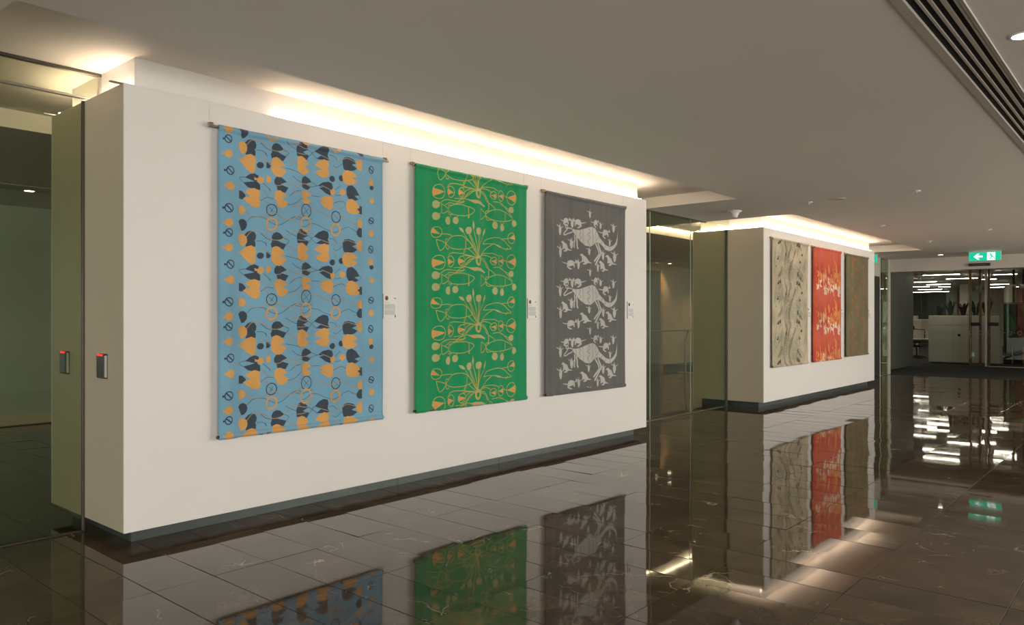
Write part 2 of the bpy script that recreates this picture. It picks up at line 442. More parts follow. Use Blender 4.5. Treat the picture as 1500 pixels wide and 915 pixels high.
# ---- walls round the lobby
w = struct(box('wall_rear_left', M['plaster'], None, -6.2, 14.0, 12.4, 12.55, 0, ZC))
cham('skirting', M['cream'], w, -6.2, 13.98, 12.36, 12.4, 0, 0.13)
w = struct(box('wall_rear_right', M['timberwall'], None, 14.0, XE, 11.35, 12.6, 0, ZC))
xx = 19.86
while xx < XE-0.1:
    cham('veneer_panel', M['timberwall'], w, xx, min(xx+1.15, XE-0.01), 11.325, 11.352, 0.16, ZC-0.002, c=0.003); xx += 1.155
cham('kickboard', M['black'], w, 19.86, XE, 11.335, 11.352, 0, 0.158, c=0.002)
cham('door_trim', M['timber'], w, 19.72, 19.85, 11.30, 11.352, 0, 2.95, c=0.004)
cham('door_leaf', M['black'], w, 17.6, 19.71, 11.33, 11.352, 0, 2.90, c=0.004)
we0 = struct(MB().box(-6.4, -6.2, -6.4, -5.0, 0, ZCOVE).box(-6.4, -6.2, 2.6, 12.6, 0, ZCOVE).box(-6.4, -6.2, -5.0, 2.6, 0, 0.18).box(-6.4, -6.2, -5.0, 2.6, 2.92, ZCOVE).build('wall_left_end', M['plaster']))
wdw = struct(empty('window_7', (-6.3, -1.2, 0)))  # unseen window, added so light reaches the display walls' end panels
for d in (-3.77, -1.26, 1.26, 3.77): cham('mullion', M['track'], wdw, -0.05, 0.05, d-0.03, d+0.03, 0.18, 2.92)
for d in (-2.515, 0, 2.515): MB().box(-0.006, 0.006, d-1.22, d+1.22, 0.18, 2.92).build('pane', M['clear'], wdw)
# street side: mullioned windows
ww = struct(MB().box(-6.2, XE, -6.35, -6.2, 0, 0.18).box(-6.2, XE, -6.35, -6.2, 2.92, ZC).build('wall_right', M['white']))
for k, wx in enumerate((-2.6, 11.2, 18.4)):
    wdw = struct(empty('window_%d' % (4+k), (wx, -6.25, 0)))
    for d in (-3.3, -1.1, 1.1, 3.3): cham('mullion', M['track'], wdw, d-0.03, d+0.03, -0.05, 0.05, 0.18, 2.92)
    for d in (-2.2, 0, 2.2): MB().box(d-1.07, d+1.07, -0.006, 0.006, 0.18, 2.92).build('pane', M['clear'], wdw)
for a, b in ((-6.2, -5.93), (0.73, 7.87), (14.53, 15.07), (21.73, XE)): box('pier', M['white'], ww, a, b, -6.35, -6.2, 0.18, 2.92)  # the wide pier, unseen, is added to keep window glare off the glass

# ---- end wall: a wide opening under a header
ZH = 2.77
we = struct(MB().box(XE, XE+0.12, -6.2, 5.93, ZH, ZC).build('wall_end', M['frame']))
cham('jamb', M['frame'], we, XE-0.09, XE+0.12, 5.82, 5.99, 0, ZC, c=0.004)
box('return_wall', M['greywall'], we, XE, XE+0.12, 5.99, 12.6, 0, ZC)
box('side_wall', M['frame'], we, XE, XE+0.12, -6.2, 1.0, 0, ZH)
fo = struct(box('floor_office', M['carpet'], None, XE, 52, -6.2, 12.8, -0.06, 0.0))
co = struct(box('ceiling_office', M['ceil'], None, XE+0.12, 52, -6.2, 12.8, ZC, ZC+0.15))
# vestibule wall beyond the jamb
wv = struct(box('wall_vestibule', M['greywall'], None, XE+0.12, 27.0, 6.32, 6.5, 0, ZC))
for a in (22.6, 23.75, 24.9, 26.05): cham('panel', M['greywall'], wv, a, min(a+1.14, 26.98), 6.30, 6.322, 0.02, ZC-0.01, c=0.003)

# ------------------------------------------------------------------ banners
# printed shapes, millimetres from the top left corner of each banner
BLUE = {
    'navy': [[(157,673),(173,655),(201,649),(223,662),(230,687),(223,714),(206,733),(185,738)],[(211,763),(235,739),(263,730),(292,739),(304,764),(300,791),(290,801),(299,816),(297,844),(283,854),(235,857),(216,846),(230,818),(230,788)],[(426,759),(441,735),(466,724),(497,730),(535,765),(471,787),(551,812),(528,850),(481,844),(426,844),(418,818),(429,794)],[(360,909),(355,923),(342,933),(325,934),(312,926),(307,912),(312,898),(325,888),(342,887),(355,895)],[(381,874),(411,885),(418,905),(406,924),(379,926)],[(214,1016),(254,986),(292,976),(320,988),(322,1010),(307,1033),(331,1054),(333,1089),(322,1103),(283,1096),(235,1084),(201,1055),(254,1043),(292,1035)],[(162,1118),(192,1121),(216,1142),(220,1155),(192,1180),(162,1178)],[(446,1004),(461,981),(492,973),(522,982),(556,1006),(502,1029),(569,1048),(543,1090),(502,1083),(471,1075),(466,1048),(446,1031)],[(32,757),(48,761),(48,768),(32,776)],[(37,982),(57,986),(57,994),(37,1000)],[(26,1250),(44,1254),(44,1264),(26,1269)],[(56,744),(96,773),(89,780),(50,751)],[(65,967),(108,1002),(101,1009),(59,974)],[(56,1235),(99,1274),(92,1281),(48,1242)],[(636,732),(655,689),(682,680),(714,689),(752,727),(698,752),(760,773),(736,808),(687,798),(639,792),(636,760)],[(679,979),(693,950),(725,936),(763,951),(789,973),(731,995),(785,1011),(747,1041),(714,1037),(687,1029),(685,1002)],[(816,727),(852,691),(892,673),(926,682),(934,712),(926,746),(941,779),(909,786),(869,784),(830,782),(858,761),(875,750)],[(847,994),(886,963),(931,953),(964,964),(974,992),(964,1017),(968,1041),(943,1061),(909,1048),(880,1025),(858,1010),(892,999)],[(1069,755),(1095,730),(1131,724),(1179,736),(1209,764),(1161,782),(1219,806),(1179,830),(1119,839),(1083,831),(1073,798)],[(997,924),(992,939),(977,949),(959,950),(945,941),(939,927),(945,912),(959,902),(977,901),(992,910)],[(1080,907),(1076,922),(1064,932),(1050,932),(1038,924),(1033,909),(1038,894),(1050,884),(1064,884),(1076,892)],[(1109,991),(1125,961),(1161,952),(1203,977),(1246,1024),(1185,1037),(1234,1059),(1197,1074),(1131,1066),(1113,1035)],[(1277,1113),(1252,1111),(1222,1139),(1234,1173),(1277,1182)],[(1275,619),(1238,623),(1209,655),(1212,681),(1238,699),(1275,699)],[(1359,536),(1403,557),(1396,566),(1354,546)],[(1359,776),(1397,806),(1389,813),(1354,784)],[(1405,942),(1400,954),(1389,962),(1375,962),(1363,956),(1359,944),(1363,932),(1375,924),(1389,923),(1400,930)]],
    'orange': [[(152,781),(173,762),(201,758),(223,775),(230,805),(220,832),(199,847),(178,848),(164,819)],[(150,894),(178,887),(225,849),(263,838),(292,849),(304,879),(294,906),(300,941),(288,970),(263,978),(235,962),(206,933),(168,901)],[(421,871),(436,839),(466,829),(497,839),(541,879),(502,902),(554,921),(522,964),(487,980),(446,968),(421,938),(426,907)],[(289,1003),(312,1011),(331,992),(356,1000),(359,1026),(341,1047),(322,1041),(310,1024),(292,1025)],[(381,985),(406,979),(421,1001),(416,1024),(396,1035),(378,1030)],[(211,1120),(254,1092),(292,1085),(327,1097),(333,1125),(322,1152),(333,1178),(327,1218),(297,1230),(263,1219),(225,1194),(199,1169),(254,1149)],[(446,1112),(461,1084),(497,1076),(528,1089),(559,1115),(517,1137),(569,1158),(543,1200),(512,1211),(471,1197),(461,1161),(446,1139)],[(161,1230),(187,1224),(211,1238),(220,1257),(206,1281),(182,1292),(161,1289)],[(106,686),(103,700),(94,711),(81,719),(67,720),(54,715),(45,705),(42,692),(45,679),(54,667),(67,660),(81,658),(94,663),(103,673)],[(104,867),(101,879),(93,890),(81,897),(67,897),(55,893),(47,883),(44,871),(47,858),(55,847),(67,841),(81,840),(93,845),(101,854)],[(118,1098),(115,1111),(106,1122),(92,1129),(78,1129),(64,1124),(55,1113),(52,1100),(55,1087),(64,1076),(78,1069),(92,1069),(106,1074),(115,1084)],[(28,685),(44,689),(44,697),(28,704)],[(26,862),(47,867),(47,876),(26,882)],[(37,1088),(56,1095),(56,1105),(37,1111)],[(636,829),(655,795),(685,787),(720,800),(756,841),(714,861),(760,886),(731,920),(693,930),(655,920),(636,893),(642,861)],[(679,1085),(693,1057),(725,1046),(758,1059),(788,1079),(725,1099),(785,1119),(752,1150),(714,1154),(687,1136),(690,1108)],[(816,833),(858,794),(897,778),(931,789),(937,822),(926,851),(941,884),(926,918),(892,930),(852,913),(824,882),(880,859)],[(858,1102),(892,1075),(931,1066),(972,1074),(974,1113),(972,1161),(943,1179),(903,1163),(861,1124),(892,1113)],[(1065,886),(1077,851),(1119,832),(1173,840),(1222,872),(1167,890),(1222,916),(1179,943),(1119,953),(1083,939),(1069,910)],[(1275,724),(1234,727),(1212,751),(1206,779),(1222,807),(1246,818),(1275,812)],[(1099,1018),(1095,1032),(1084,1042),(1069,1046),(1053,1043),(1042,1034),(1038,1020),(1042,1007),(1053,996),(1069,992),(1084,995),(1095,1004)],[(945,1018),(972,1009),(997,1011),(991,1045),(968,1061),(949,1046)],[(1107,1108),(1125,1073),(1161,1064),(1209,1085),(1252,1128),(1216,1139),(1252,1163),(1216,1184),(1155,1188),(1119,1171),(1107,1142)],[(1275,1220),(1240,1221),(1216,1248),(1222,1278),(1246,1294),(1277,1294)],[(1409,653),(1405,667),(1394,679),(1380,684),(1366,681),(1356,671),(1352,658),(1356,643),(1366,632),(1380,627),(1394,630),(1405,639)],[(1400,896),(1396,912),(1387,923),(1374,928),(1361,925),(1352,914),(1349,899),(1352,884),(1361,872),(1374,868),(1387,871),(1396,881)],[(1410,1050),(1406,1062),(1397,1071),(1384,1075),(1372,1072),(1362,1064),(1359,1052),(1362,1039),(1372,1030),(1384,1026),(1397,1029),(1406,1038)]],
    'navy_lines': [[(230,666),(263,632),(322,623),(371,630),(421,656),(471,671),(522,655),(574,619),(627,590),(680,599)],[(336,744),(371,772),(421,790)],[(302,804),(341,801),(371,817),(381,834)],[(535,765),(574,783),(543,817)],[(216,1014),(164,1027),(201,1055)],[(351,1040),(381,1061),(416,1088)],[(543,899),(606,909),(670,926)],[(336,1176),(381,1145),(441,1148)],[(564,1176),(616,1166),(680,1113)],[(580,1107),(627,1069),(675,1058)],[(601,951),(638,981),(680,993)],[(405,1216),(446,1251)],[(441,1213),(411,1256)],[(336,742),(346,752),(381,780)],[(371,808),(386,838)],[(401,1078),(421,1095)],[(543,699),(585,723),(638,746)],[(785,626),(841,630),(897,658),(954,677),(1001,680),(1059,653),(1125,628),(1167,644),(1209,660)],[(613,601),(677,613),(731,608),(796,592)],[(937,736),(989,741),(1018,768)],[(977,814),(1012,827),(1069,789)],[(785,973),(847,994)],[(785,1011),(847,994)],[(752,727),(785,748),(760,773)],[(785,745),(835,779)],[(785,745),(819,727)],[(995,1011),(1018,995),(1047,970)],[(995,1049),(1024,1053),(1071,1036)],[(977,1122),(1059,1095),(1107,1113)],[(789,1079),(858,1079)],[(704,1177),(758,1237)],[(758,1185),(707,1233)],[(983,1208),(1030,1246)],[(1246,1024),(1262,1035),(1234,1059)],[(677,659),(720,660),(774,627)]],
    'orange_lines': [[(225,1257),(254,1290),(302,1293),(351,1288),(401,1261),(441,1247),(492,1273),(543,1289),(606,1281),(670,1247)],[(225,779),(263,737),(312,733),(361,742),(401,770),(451,786),(512,774),(564,734),(616,702),(670,702)],[(331,850),(371,870),(416,898)],[(564,998),(627,1032),(691,1029)],[(346,1089),(381,1114),(411,1136)],[(554,812),(627,857)],[(336,1156),(371,1168),(411,1194)],[(461,1044),(502,1038),(554,1008)],[(595,1056),(638,1078)],[(585,1208),(616,1184),(670,1167)],[(613,707),(677,715),(731,724),(796,700)],[(639,769),(677,771),(731,766)],[(863,747),(920,766),(977,781),(1059,760),(1119,736),(1203,759)],[(774,1187),(841,1188),(897,1220),(954,1233),(1012,1225),(1059,1207),(1119,1235),(1179,1268),(1216,1258)],[(613,1005),(677,1002),(731,999),(785,1020)],[(1001,1160),(1059,1149),(1107,1118)],[(943,846),(989,852),(1018,879)],[(875,988),(920,1005),(966,1026)],[(977,1112),(1024,1092),(1059,1076)],[(613,1271),(655,1252),(677,1233)]],
    'navy_rings': [[(468,1233),(466,1246),(460,1258),(450,1268),(438,1274),(425,1277),(411,1275),(399,1269),(390,1260),(384,1248),(382,1235),(384,1221),(390,1209),(399,1200),(411,1193),(425,1191),(438,1192),(450,1198),(460,1208),(466,1220),(468,1233)],[(101,759),(100,768),(96,776),(90,783),(82,787),(74,789),(65,789),(58,785),(52,780),(48,772),(47,764),(48,756),(52,748),(58,741),(65,737),(74,734),(82,735),(90,738),(96,744),(100,751),(101,759)],[(114,986),(113,995),(109,1004),(102,1010),(94,1015),(85,1017),(76,1016),(68,1012),(61,1006),(57,998),(56,989),(57,980),(61,972),(68,965),(76,961),(85,959),(94,960),(102,963),(109,969),(113,977),(114,986)],[(106,1257),(104,1266),(100,1275),(93,1281),(84,1286),(74,1287),(64,1286),(55,1282),(48,1276),(44,1267),(42,1258),(44,1249),(48,1240),(55,1234),(64,1229),(74,1228),(84,1229),(93,1233),(100,1239),(104,1248),(106,1257)],[(782,1205),(780,1221),(772,1236),(761,1247),(746,1255),(731,1258),(715,1255),(701,1248),(689,1237),(682,1223),(680,1207),(682,1192),(689,1177),(701,1166),(715,1158),(731,1155),(746,1157),(761,1164),(772,1175),(780,1189),(782,1205)],[(1049,1227),(1046,1241),(1040,1253),(1030,1264),(1018,1270),(1004,1273),(990,1271),(978,1264),(968,1255),(962,1242),(960,1228),(962,1214),(968,1201),(978,1191),(990,1185),(1004,1182),(1018,1184),(1030,1190),(1040,1200),(1046,1212),(1049,1227)],[(1403,547),(1402,555),(1399,562),(1393,569),(1386,573),(1378,575),(1370,574),(1363,571),(1357,566),(1354,560),(1352,552),(1354,544),(1357,537),(1363,531),(1370,526),(1378,524),(1386,525),(1393,528),(1399,533),(1402,539),(1403,547)],[(1397,790),(1396,800),(1393,808),(1388,816),(1381,820),(1374,822),(1367,821),(1361,817),(1356,811),(1352,803),(1351,794),(1352,784),(1356,775),(1361,768),(1367,764),(1374,762),(1381,763),(1388,767),(1393,773),(1396,781),(1397,790)]],
    'orange_rings': [[(467,662),(465,677),(459,690),(449,701),(437,708),(424,711),(410,710),(398,705),(389,696),(383,684),(381,671),(383,657),(389,644),(398,633),(410,625),(424,622),(437,623),(449,628),(459,637),(465,649),(467,662)],[(778,633),(775,650),(768,666),(756,678),(741,687),(725,691),(709,690),(695,684),(683,673),(676,659),(673,643),(676,627),(683,611),(695,598),(709,589),(725,585),(741,586),(756,592),(768,603),(775,617),(778,633)],[(1044,655),(1042,670),(1035,683),(1025,695),(1013,702),(999,706),(986,705),(974,699),(964,689),(958,677),(955,663),(958,648),(964,634),(974,623),(986,615),(999,611),(1013,612),(1025,618),(1035,628),(1042,640),(1044,655)]],
}
GREEN = {
    'orange': [[(236,842),(363,868),(236,920),(225,880)],[(407,828),(502,856),(409,890)],[(555,819),(639,842),(557,873)],[(240,555),(305,612),(216,603),(222,574)],[(1278,573),(1354,529),(1376,552),(1369,581)],[(997,821),(1071,803),(1071,848)],[(1112,814),(1191,790),(1191,837)],[(1251,814),(1376,769),(1387,806),(1372,849)],[(710,914),(788,898),(784,927)]],
    'pale': [[(302,991),(299,1007),(288,1020),(273,1028),(256,1028),(241,1022),(230,1010),(227,994),(230,978),(241,965),(256,957),(273,956),(288,963),(299,975)],[(304,1100),(300,1116),(289,1129),(274,1136),(257,1137),(242,1130),(231,1118),(228,1102),(231,1086),(242,1073),(257,1066),(274,1065),(289,1072),(300,1084)],[(450,1129),(446,1146),(435,1160),(419,1168),(402,1168),(386,1161),(376,1148),(372,1131),(376,1114),(386,1100),(402,1092),(419,1092),(435,1099),(446,1112)],[(557,1115),(553,1130),(544,1143),(530,1150),(514,1150),(500,1144),(490,1132),(487,1117),(490,1102),(500,1089),(514,1082),(530,1082),(544,1088),(553,1100)],[(659,541),(679,511),(719,507),(733,534),(719,573),(679,581)],[(558,526),(600,532),(639,570),(600,569),(574,553)],[(1355,933),(1351,947),(1339,958),(1322,965),(1303,966),(1286,960),(1274,950),(1270,936),(1274,922),(1286,911),(1303,904),(1322,903),(1339,908),(1351,919)],[(1396,1066),(1393,1082),(1382,1094),(1367,1102),(1350,1102),(1334,1096),(1324,1084),(1320,1068),(1324,1053),(1334,1040),(1350,1032),(1367,1032),(1382,1038),(1393,1050)],[(1098,1114),(1093,1131),(1081,1145),(1064,1153),(1045,1153),(1027,1146),(1015,1133),(1011,1116),(1015,1099),(1027,1086),(1045,1078),(1064,1077),(1081,1084),(1093,1097)],[(1209,1126),(1206,1141),(1196,1154),(1183,1162),(1168,1162),(1154,1155),(1145,1143),(1141,1127),(1145,1112),(1154,1099),(1168,1091),(1183,1091),(1196,1098),(1206,1110)],[(747,439),(766,484),(757,541),(739,505)],[(943,496),(936,545),(901,591),(908,542)],[(784,530),(798,508),(846,503),(869,527),(853,566),(818,579),(791,567)],[(683,900),(736,897),(791,892),(859,898),(908,919),(940,932),(929,947),(901,934),(818,925),(764,928)],[(1043,652),(1100,653),(1166,677),(1115,676)],[(798,792),(815,763),(835,790),(873,778),(846,804),(793,807),(757,795)]],
    'lines': [[(270,662),(305,764),(376,696),(270,662)],[(376,696),(420,652),(483,618),(548,604),(613,607),(679,632),(733,679),(740,697),(699,714),(600,730),(509,732),(432,719),(376,696)],[(376,692),(376,656),(407,649),(426,652)],[(376,705),(388,740),(413,739),(426,720)],[(666,633),(663,717)],[(659,717),(626,747),(624,770),(653,741),(659,717)],[(307,612),(394,604),(470,610),(490,617)],[(320,981),(332,1070),(413,1024),(320,981)],[(413,1019),(458,986),(522,965),(626,958),(706,971),(767,996),(719,1040),(653,1059),(561,1066),(483,1060),(413,1038)],[(417,1015),(417,983),(483,980)],[(417,1037),(420,1067),(483,1065)],[(695,971),(699,1050)],[(693,1046),(695,1078),(706,1045)],[(301,979),(357,945),(420,933),(496,934),(574,935),(653,922)],[(369,990),(432,960),(522,956),(626,932)],[(401,825),(432,787),(496,770),(574,771),(653,778),(778,793)],[(561,816),(600,795),(679,786),(760,799)],[(509,910),(587,902),(653,894),(733,904)],[(522,965),(574,916),(653,885),(733,824),(778,803)],[(313,1064),(301,1082)],[(460,1072),(445,1095)],[(548,1069),(541,1083)],[(757,541),(791,651),(811,791)],[(901,591),(839,676),(815,791)],[(825,578),(818,678),(814,791)],[(699,579),(750,683),(807,792)],[(639,575),(723,675),(804,782)],[(804,797),(736,791),(683,809),(630,849),(590,888)],[(798,802),(723,816),(683,846),(616,924)],[(832,790),(887,758),(957,746),(1043,748),(1115,768)],[(832,795),(901,767),(971,772),(1014,798)],[(839,799),(915,804),(957,850),(978,906),(978,983)],[(839,804),(929,832),(964,888),(1057,955)],[(839,790),(901,738),(1014,654)],[(798,792),(736,749),(683,715)],[(710,578),(764,672),(809,782)],[(846,572),(829,667),(815,782)],[(777,605),(798,689),(811,782)],[(901,657),(957,610),(1043,584),(1144,584),(1218,609),(1278,654),(1308,677),(1248,684),(1188,680),(1100,657),(1014,649),(901,657)],[(1166,589),(1278,575)],[(1233,702),(1263,670)],[(866,964),(859,1073),(950,1017),(866,964)],[(950,1013),(1000,974),(1086,954),(1174,955),(1263,981),(1323,1023),(1278,1048),(1174,1063),(1043,1067),(978,1050),(950,1022)],[(950,1013),(950,984),(978,978)],[(950,1027),(964,1068),(1007,1066)],[(1225,978),(1225,1056)],[(1021,885),(1115,878),(1188,896),(1263,951),(1323,1008)],[(1144,883),(1270,931)],[(1331,1028),(1346,1047)],[(1021,1068),(1036,1087)],[(1203,1062),(1188,1097),(1152,1069)],[(1196,797),(1251,814)],[(326,590),(323,606),(315,620),(303,632),(287,640),(270,644),(253,643),(238,637),(226,628),(218,615),(216,600),(218,585),(226,570),(238,558),(253,550),(270,546),(287,547),(303,553),(315,562),(323,575),(326,590)],[(369,868),(366,888),(355,907),(340,923),(319,933),(297,937),(275,935),(256,927),(240,913),(230,896),(227,876),(230,856),(240,837),(256,822),(275,811),(297,807),(319,808),(340,817),(355,830),(366,848),(369,868)],[(506,851),(504,868),(496,883),(485,895),(471,903),(455,907),(439,905),(425,898),(414,887),(407,873),(404,857),(407,841),(414,825),(425,813),(439,805),(455,801),(471,803),(485,810),(496,821),(504,835),(506,851)],[(647,840),(645,855),(638,868),(628,879),(614,886),(600,889),(585,888),(572,882),(562,872),(555,860),(553,846),(555,831),(562,818),(572,807),(585,800),(600,797),(614,798),(628,804),(638,814),(645,826),(647,840)],[(1376,564),(1374,582),(1365,597),(1352,611),(1336,620),(1319,624),(1301,622),(1285,616),(1272,605),(1264,590),(1261,574),(1264,557),(1272,541),(1285,528),(1301,519),(1319,514),(1336,516),(1352,522),(1365,533),(1374,548),(1376,564)],[(1085,816),(1082,828),(1076,839),(1065,848),(1053,854),(1038,857),(1024,856),(1011,851),(1001,843),(995,832),(993,821),(995,809),(1001,798),(1011,789),(1024,782),(1038,780),(1053,781),(1065,785),(1076,793),(1082,804),(1085,816)],[(1199,809),(1197,826),(1190,841),(1180,854),(1168,862),(1154,865),(1141,863),(1129,856),(1119,845),(1113,830),(1111,814),(1113,797),(1119,782),(1129,770),(1141,761),(1154,758),(1168,760),(1180,766),(1190,778),(1197,792),(1199,809)],[(1392,806),(1388,829),(1378,850),(1361,867),(1341,878),(1319,883),(1296,880),(1276,871),(1260,856),(1250,836),(1246,814),(1250,792),(1260,771),(1276,754),(1296,743),(1319,738),(1341,740),(1361,749),(1378,764),(1388,784),(1392,806)]],
    'thick_rings': [[(850,822),(848,835),(844,847),(838,857),(830,863),(821,865),(812,864),(804,858),(798,850),(794,838),(792,826),(794,813),(798,801),(804,791),(812,785),(821,782),(830,784),(838,789),(844,798),(848,809),(850,822)]],
}
GREY = {
    'pale': [[(497,1048),(563,1053),(642,1048),(722,1029),(804,1003),(870,995),(928,1009),(979,1045),(1021,1088),(1073,1130),(1142,1173),(1212,1194),(1283,1195),(1345,1169),(1381,1129),(1405,1063),(1412,1003),(1419,1093),(1398,1163),(1351,1214),(1291,1244),(1229,1251),(1159,1236),(1090,1198),(1038,1170),(987,1166),(920,1181),(870,1211),(820,1228),(755,1222),(674,1186),(594,1136),(516,1087),(497,1073)]],
    'small': [[(270,962),(308,966),(343,969),(351,948),(384,934),(417,938),(439,956),(423,979),(434,967),(442,978),(439,1002),(423,1003),(422,982),(384,995),(357,999),(395,1014),(406,1023),(379,1026),(338,1007),(340,991),(343,979),(302,975)],[(434,949),(451,939),(453,922),(464,933),(478,947),(473,955),(451,959)],[(770,948),(719,956),(673,962),(661,939),(618,926),(575,934),(547,956),(568,980),(554,968),(544,981),(547,1009),(568,1008),(570,985),(618,995),(654,999),(604,1019),(589,1030),(625,1031),(678,1006),(676,988),(673,974),(726,965)],[(554,947),(533,937),(530,919),(516,932),(498,950),(505,958),(533,961)],[(828,932),(864,936),(897,939),(906,918),(937,904),(968,909),(989,926),(973,948),(984,937),(991,947),(989,971),(973,972),(972,952),(937,964),(911,968),(947,983),(958,992),(932,995),(893,976),(895,960),(897,949),(859,944)],[(984,919),(1000,909),(1002,893),(1012,903),(1026,917),(1021,925),(1000,929)],[(997,1031),(1048,1036),(1095,1039),(1106,1015),(1151,997),(1195,1003),(1225,1024),(1203,1051),(1218,1038),(1228,1051),(1225,1080),(1203,1081),(1201,1056),(1151,1070),(1114,1076),(1165,1094),(1180,1105),(1143,1108),(1089,1085),(1092,1066),(1095,1052),(1041,1046)],[(1218,1016),(1240,1003),(1243,984),(1258,997),(1278,1014),(1270,1023),(1240,1028)],[(305,1429),(358,1435),(407,1440),(419,1417),(466,1402),(512,1409),(544,1430),(520,1455),(536,1442),(547,1455),(544,1483),(520,1482),(519,1459),(466,1471),(427,1475),(481,1494),(497,1505),(458,1507),(401,1483),(404,1465),(407,1452),(351,1445)],[(536,1422),(559,1411),(563,1392),(578,1405),(599,1422),(591,1430),(559,1434)],[(308,1200),(331,1195),(361,1213),(400,1229),(423,1263),(438,1279),(484,1287),(489,1296),(430,1294),(407,1298),(392,1312),(346,1313),(339,1303),(377,1294),(354,1277),(336,1290),(320,1286),(327,1256),(316,1221),(286,1215)],[(669,1320),(692,1316),(723,1335),(761,1351),(785,1387),(800,1404),(847,1413),(852,1422),(792,1419),(769,1423),(754,1438),(707,1437),(700,1428),(738,1419),(715,1401),(697,1414),(681,1410),(687,1378),(677,1343),(646,1336)],[(1185,1303),(1212,1298),(1247,1318),(1291,1335),(1318,1373),(1336,1389),(1390,1399),(1396,1408),(1327,1406),(1300,1410),(1283,1425),(1229,1425),(1221,1415),(1265,1405),(1238,1387),(1217,1401),(1200,1396),(1207,1363),(1194,1326),(1159,1319)],[(1040,1381),(1062,1377),(1091,1397),(1128,1414),(1150,1451),(1165,1468),(1210,1477),(1214,1487),(1158,1484),(1135,1488),(1121,1503),(1077,1502),(1069,1492),(1106,1483),(1084,1464),(1066,1478),(1052,1473),(1058,1441),(1047,1404),(1018,1397)],[(484,964),(478,929),(492,954),(501,923),(504,958),(518,975),(515,1006),(502,1035),(487,1035),(476,1008),(473,981)],[(481,968),(442,949),(448,944),(490,962)],[(506,967),(543,951),(549,956),(512,975)],[(807,834),(802,804),(815,826),(822,799),(825,829),(837,844),(835,871),(823,895),(810,896),(800,872),(797,849)],[(805,838),(770,822),(775,817),(812,832)],[(827,837),(860,822),(865,826),(832,843)],[(1046,942),(1041,913),(1053,934),(1060,908),(1063,937),(1075,952),(1073,977),(1062,1001),(1048,1001),(1038,978),(1036,957)],[(1043,945),(1009,930),(1014,926),(1051,940)],[(1065,945),(1097,931),(1102,935),(1070,951)],[(1323,942),(1317,905),(1333,933),(1343,899),(1346,937),(1362,955),(1359,988),(1344,1019),(1326,1020),(1314,990),(1310,962)],[(1320,947),(1275,927),(1281,921),(1330,940)],[(1349,946),(1392,929),(1398,934),(1356,954)],[(254,1049),(247,1006),(264,1038),(275,999),(278,1043),(295,1064),(292,1102),(276,1138),(258,1138),(244,1104),(241,1071)],[(251,1055),(203,1031),(210,1024),(261,1047)],[(282,1054),(326,1034),(333,1040),(288,1063)],[(471,1187),(465,1147),(481,1177),(491,1141),(494,1182),(510,1202),(507,1238),(492,1270),(475,1271),(462,1238),(458,1208)],[(468,1193),(423,1170),(429,1164),(478,1185)],[(497,1192),(540,1174),(546,1180),(504,1201)],[(1250,1126),(1245,1094),(1259,1117),(1267,1090),(1269,1121),(1283,1137),(1280,1164),(1268,1190),(1253,1190),(1242,1165),(1240,1141)],[(1248,1130),(1210,1112),(1216,1107),(1256,1124)],[(1272,1129),(1307,1115),(1313,1119),(1277,1136)],[(791,1263),(786,1233),(798,1256),(806,1229),(808,1259),(821,1275),(818,1301),(807,1326),(793,1326),(783,1301),(781,1279)],[(788,1267),(753,1250),(758,1246),(796,1262)],[(811,1267),(843,1254),(848,1258),(816,1274)],[(260,1288),(253,1243),(270,1277),(281,1237),(285,1282),(302,1305),(299,1344),(283,1381),(263,1381),(249,1345),(246,1311)],[(256,1294),(207,1268),(214,1261),(267,1286)],[(288,1293),(335,1274),(342,1280),(295,1304)],[(1091,1286),(1084,1247),(1100,1276),(1110,1242),(1114,1281),(1130,1300),(1127,1334),(1112,1365),(1094,1365),(1081,1334),(1078,1305)],[(1087,1291),(1042,1269),(1048,1263),(1097,1284)],[(1117,1290),(1160,1273),(1166,1279),(1123,1299)],[(1342,1281),(1334,1235),(1354,1269),(1366,1229),(1370,1275),(1389,1297),(1385,1338),(1368,1374),(1346,1374),(1330,1338),(1326,1304)],[(1338,1286),(1283,1261),(1291,1254),(1350,1278)],[(1374,1286),(1425,1266),(1433,1273),(1381,1296)],[(610,1415),(604,1376),(620,1405),(629,1371),(632,1410),(648,1430),(645,1464),(631,1495),(613,1495),(601,1464),(597,1434)],[(607,1420),(563,1397),(569,1391),(616,1413)],[(635,1420),(677,1403),(683,1409),(642,1429)],[(984,1438),(978,1403),(993,1429),(1002,1399),(1005,1434),(1019,1451),(1016,1482),(1003,1509),(987,1509),(976,1481),(973,1455)],[(981,1442),(941,1422),(947,1417),(990,1436)],[(1007,1442),(1045,1428),(1051,1433),(1013,1450)]],
    'lines': [[(492,1050),(438,1043),(407,1062),(346,1114),(361,1127),(407,1112),(461,1097),(497,1082)],[(400,1053),(377,1035),(392,1012),(423,1015),(423,1038),(400,1053)]],
    'legs': [[(539,1114),(547,1169),(534,1235),(539,1262)],[(578,1131),(594,1187),(597,1243),(618,1266)],[(937,1181),(1004,1248),(1021,1306),(903,1393)],[(996,1171),(1047,1247),(1056,1305),(928,1436)]],
    'detail': [[(698,1037),(706,1072),(703,1138),(714,1204)],[(883,997),(870,1049),(883,1115),(877,1206)],[(642,1055),(666,1073),(634,1102),(666,1130),(642,1158)],[(787,1022),(820,1050),(779,1089),(820,1126),(779,1165),(812,1217)],[(954,1037),(928,1076),(962,1113),(937,1167)],[(1021,1093),(970,1142)],[(1090,1145),(1056,1179)],[(1177,1192),(1133,1222)],[(1265,1197),(1247,1245)],[(563,1057),(578,1094),(570,1118)]],
}


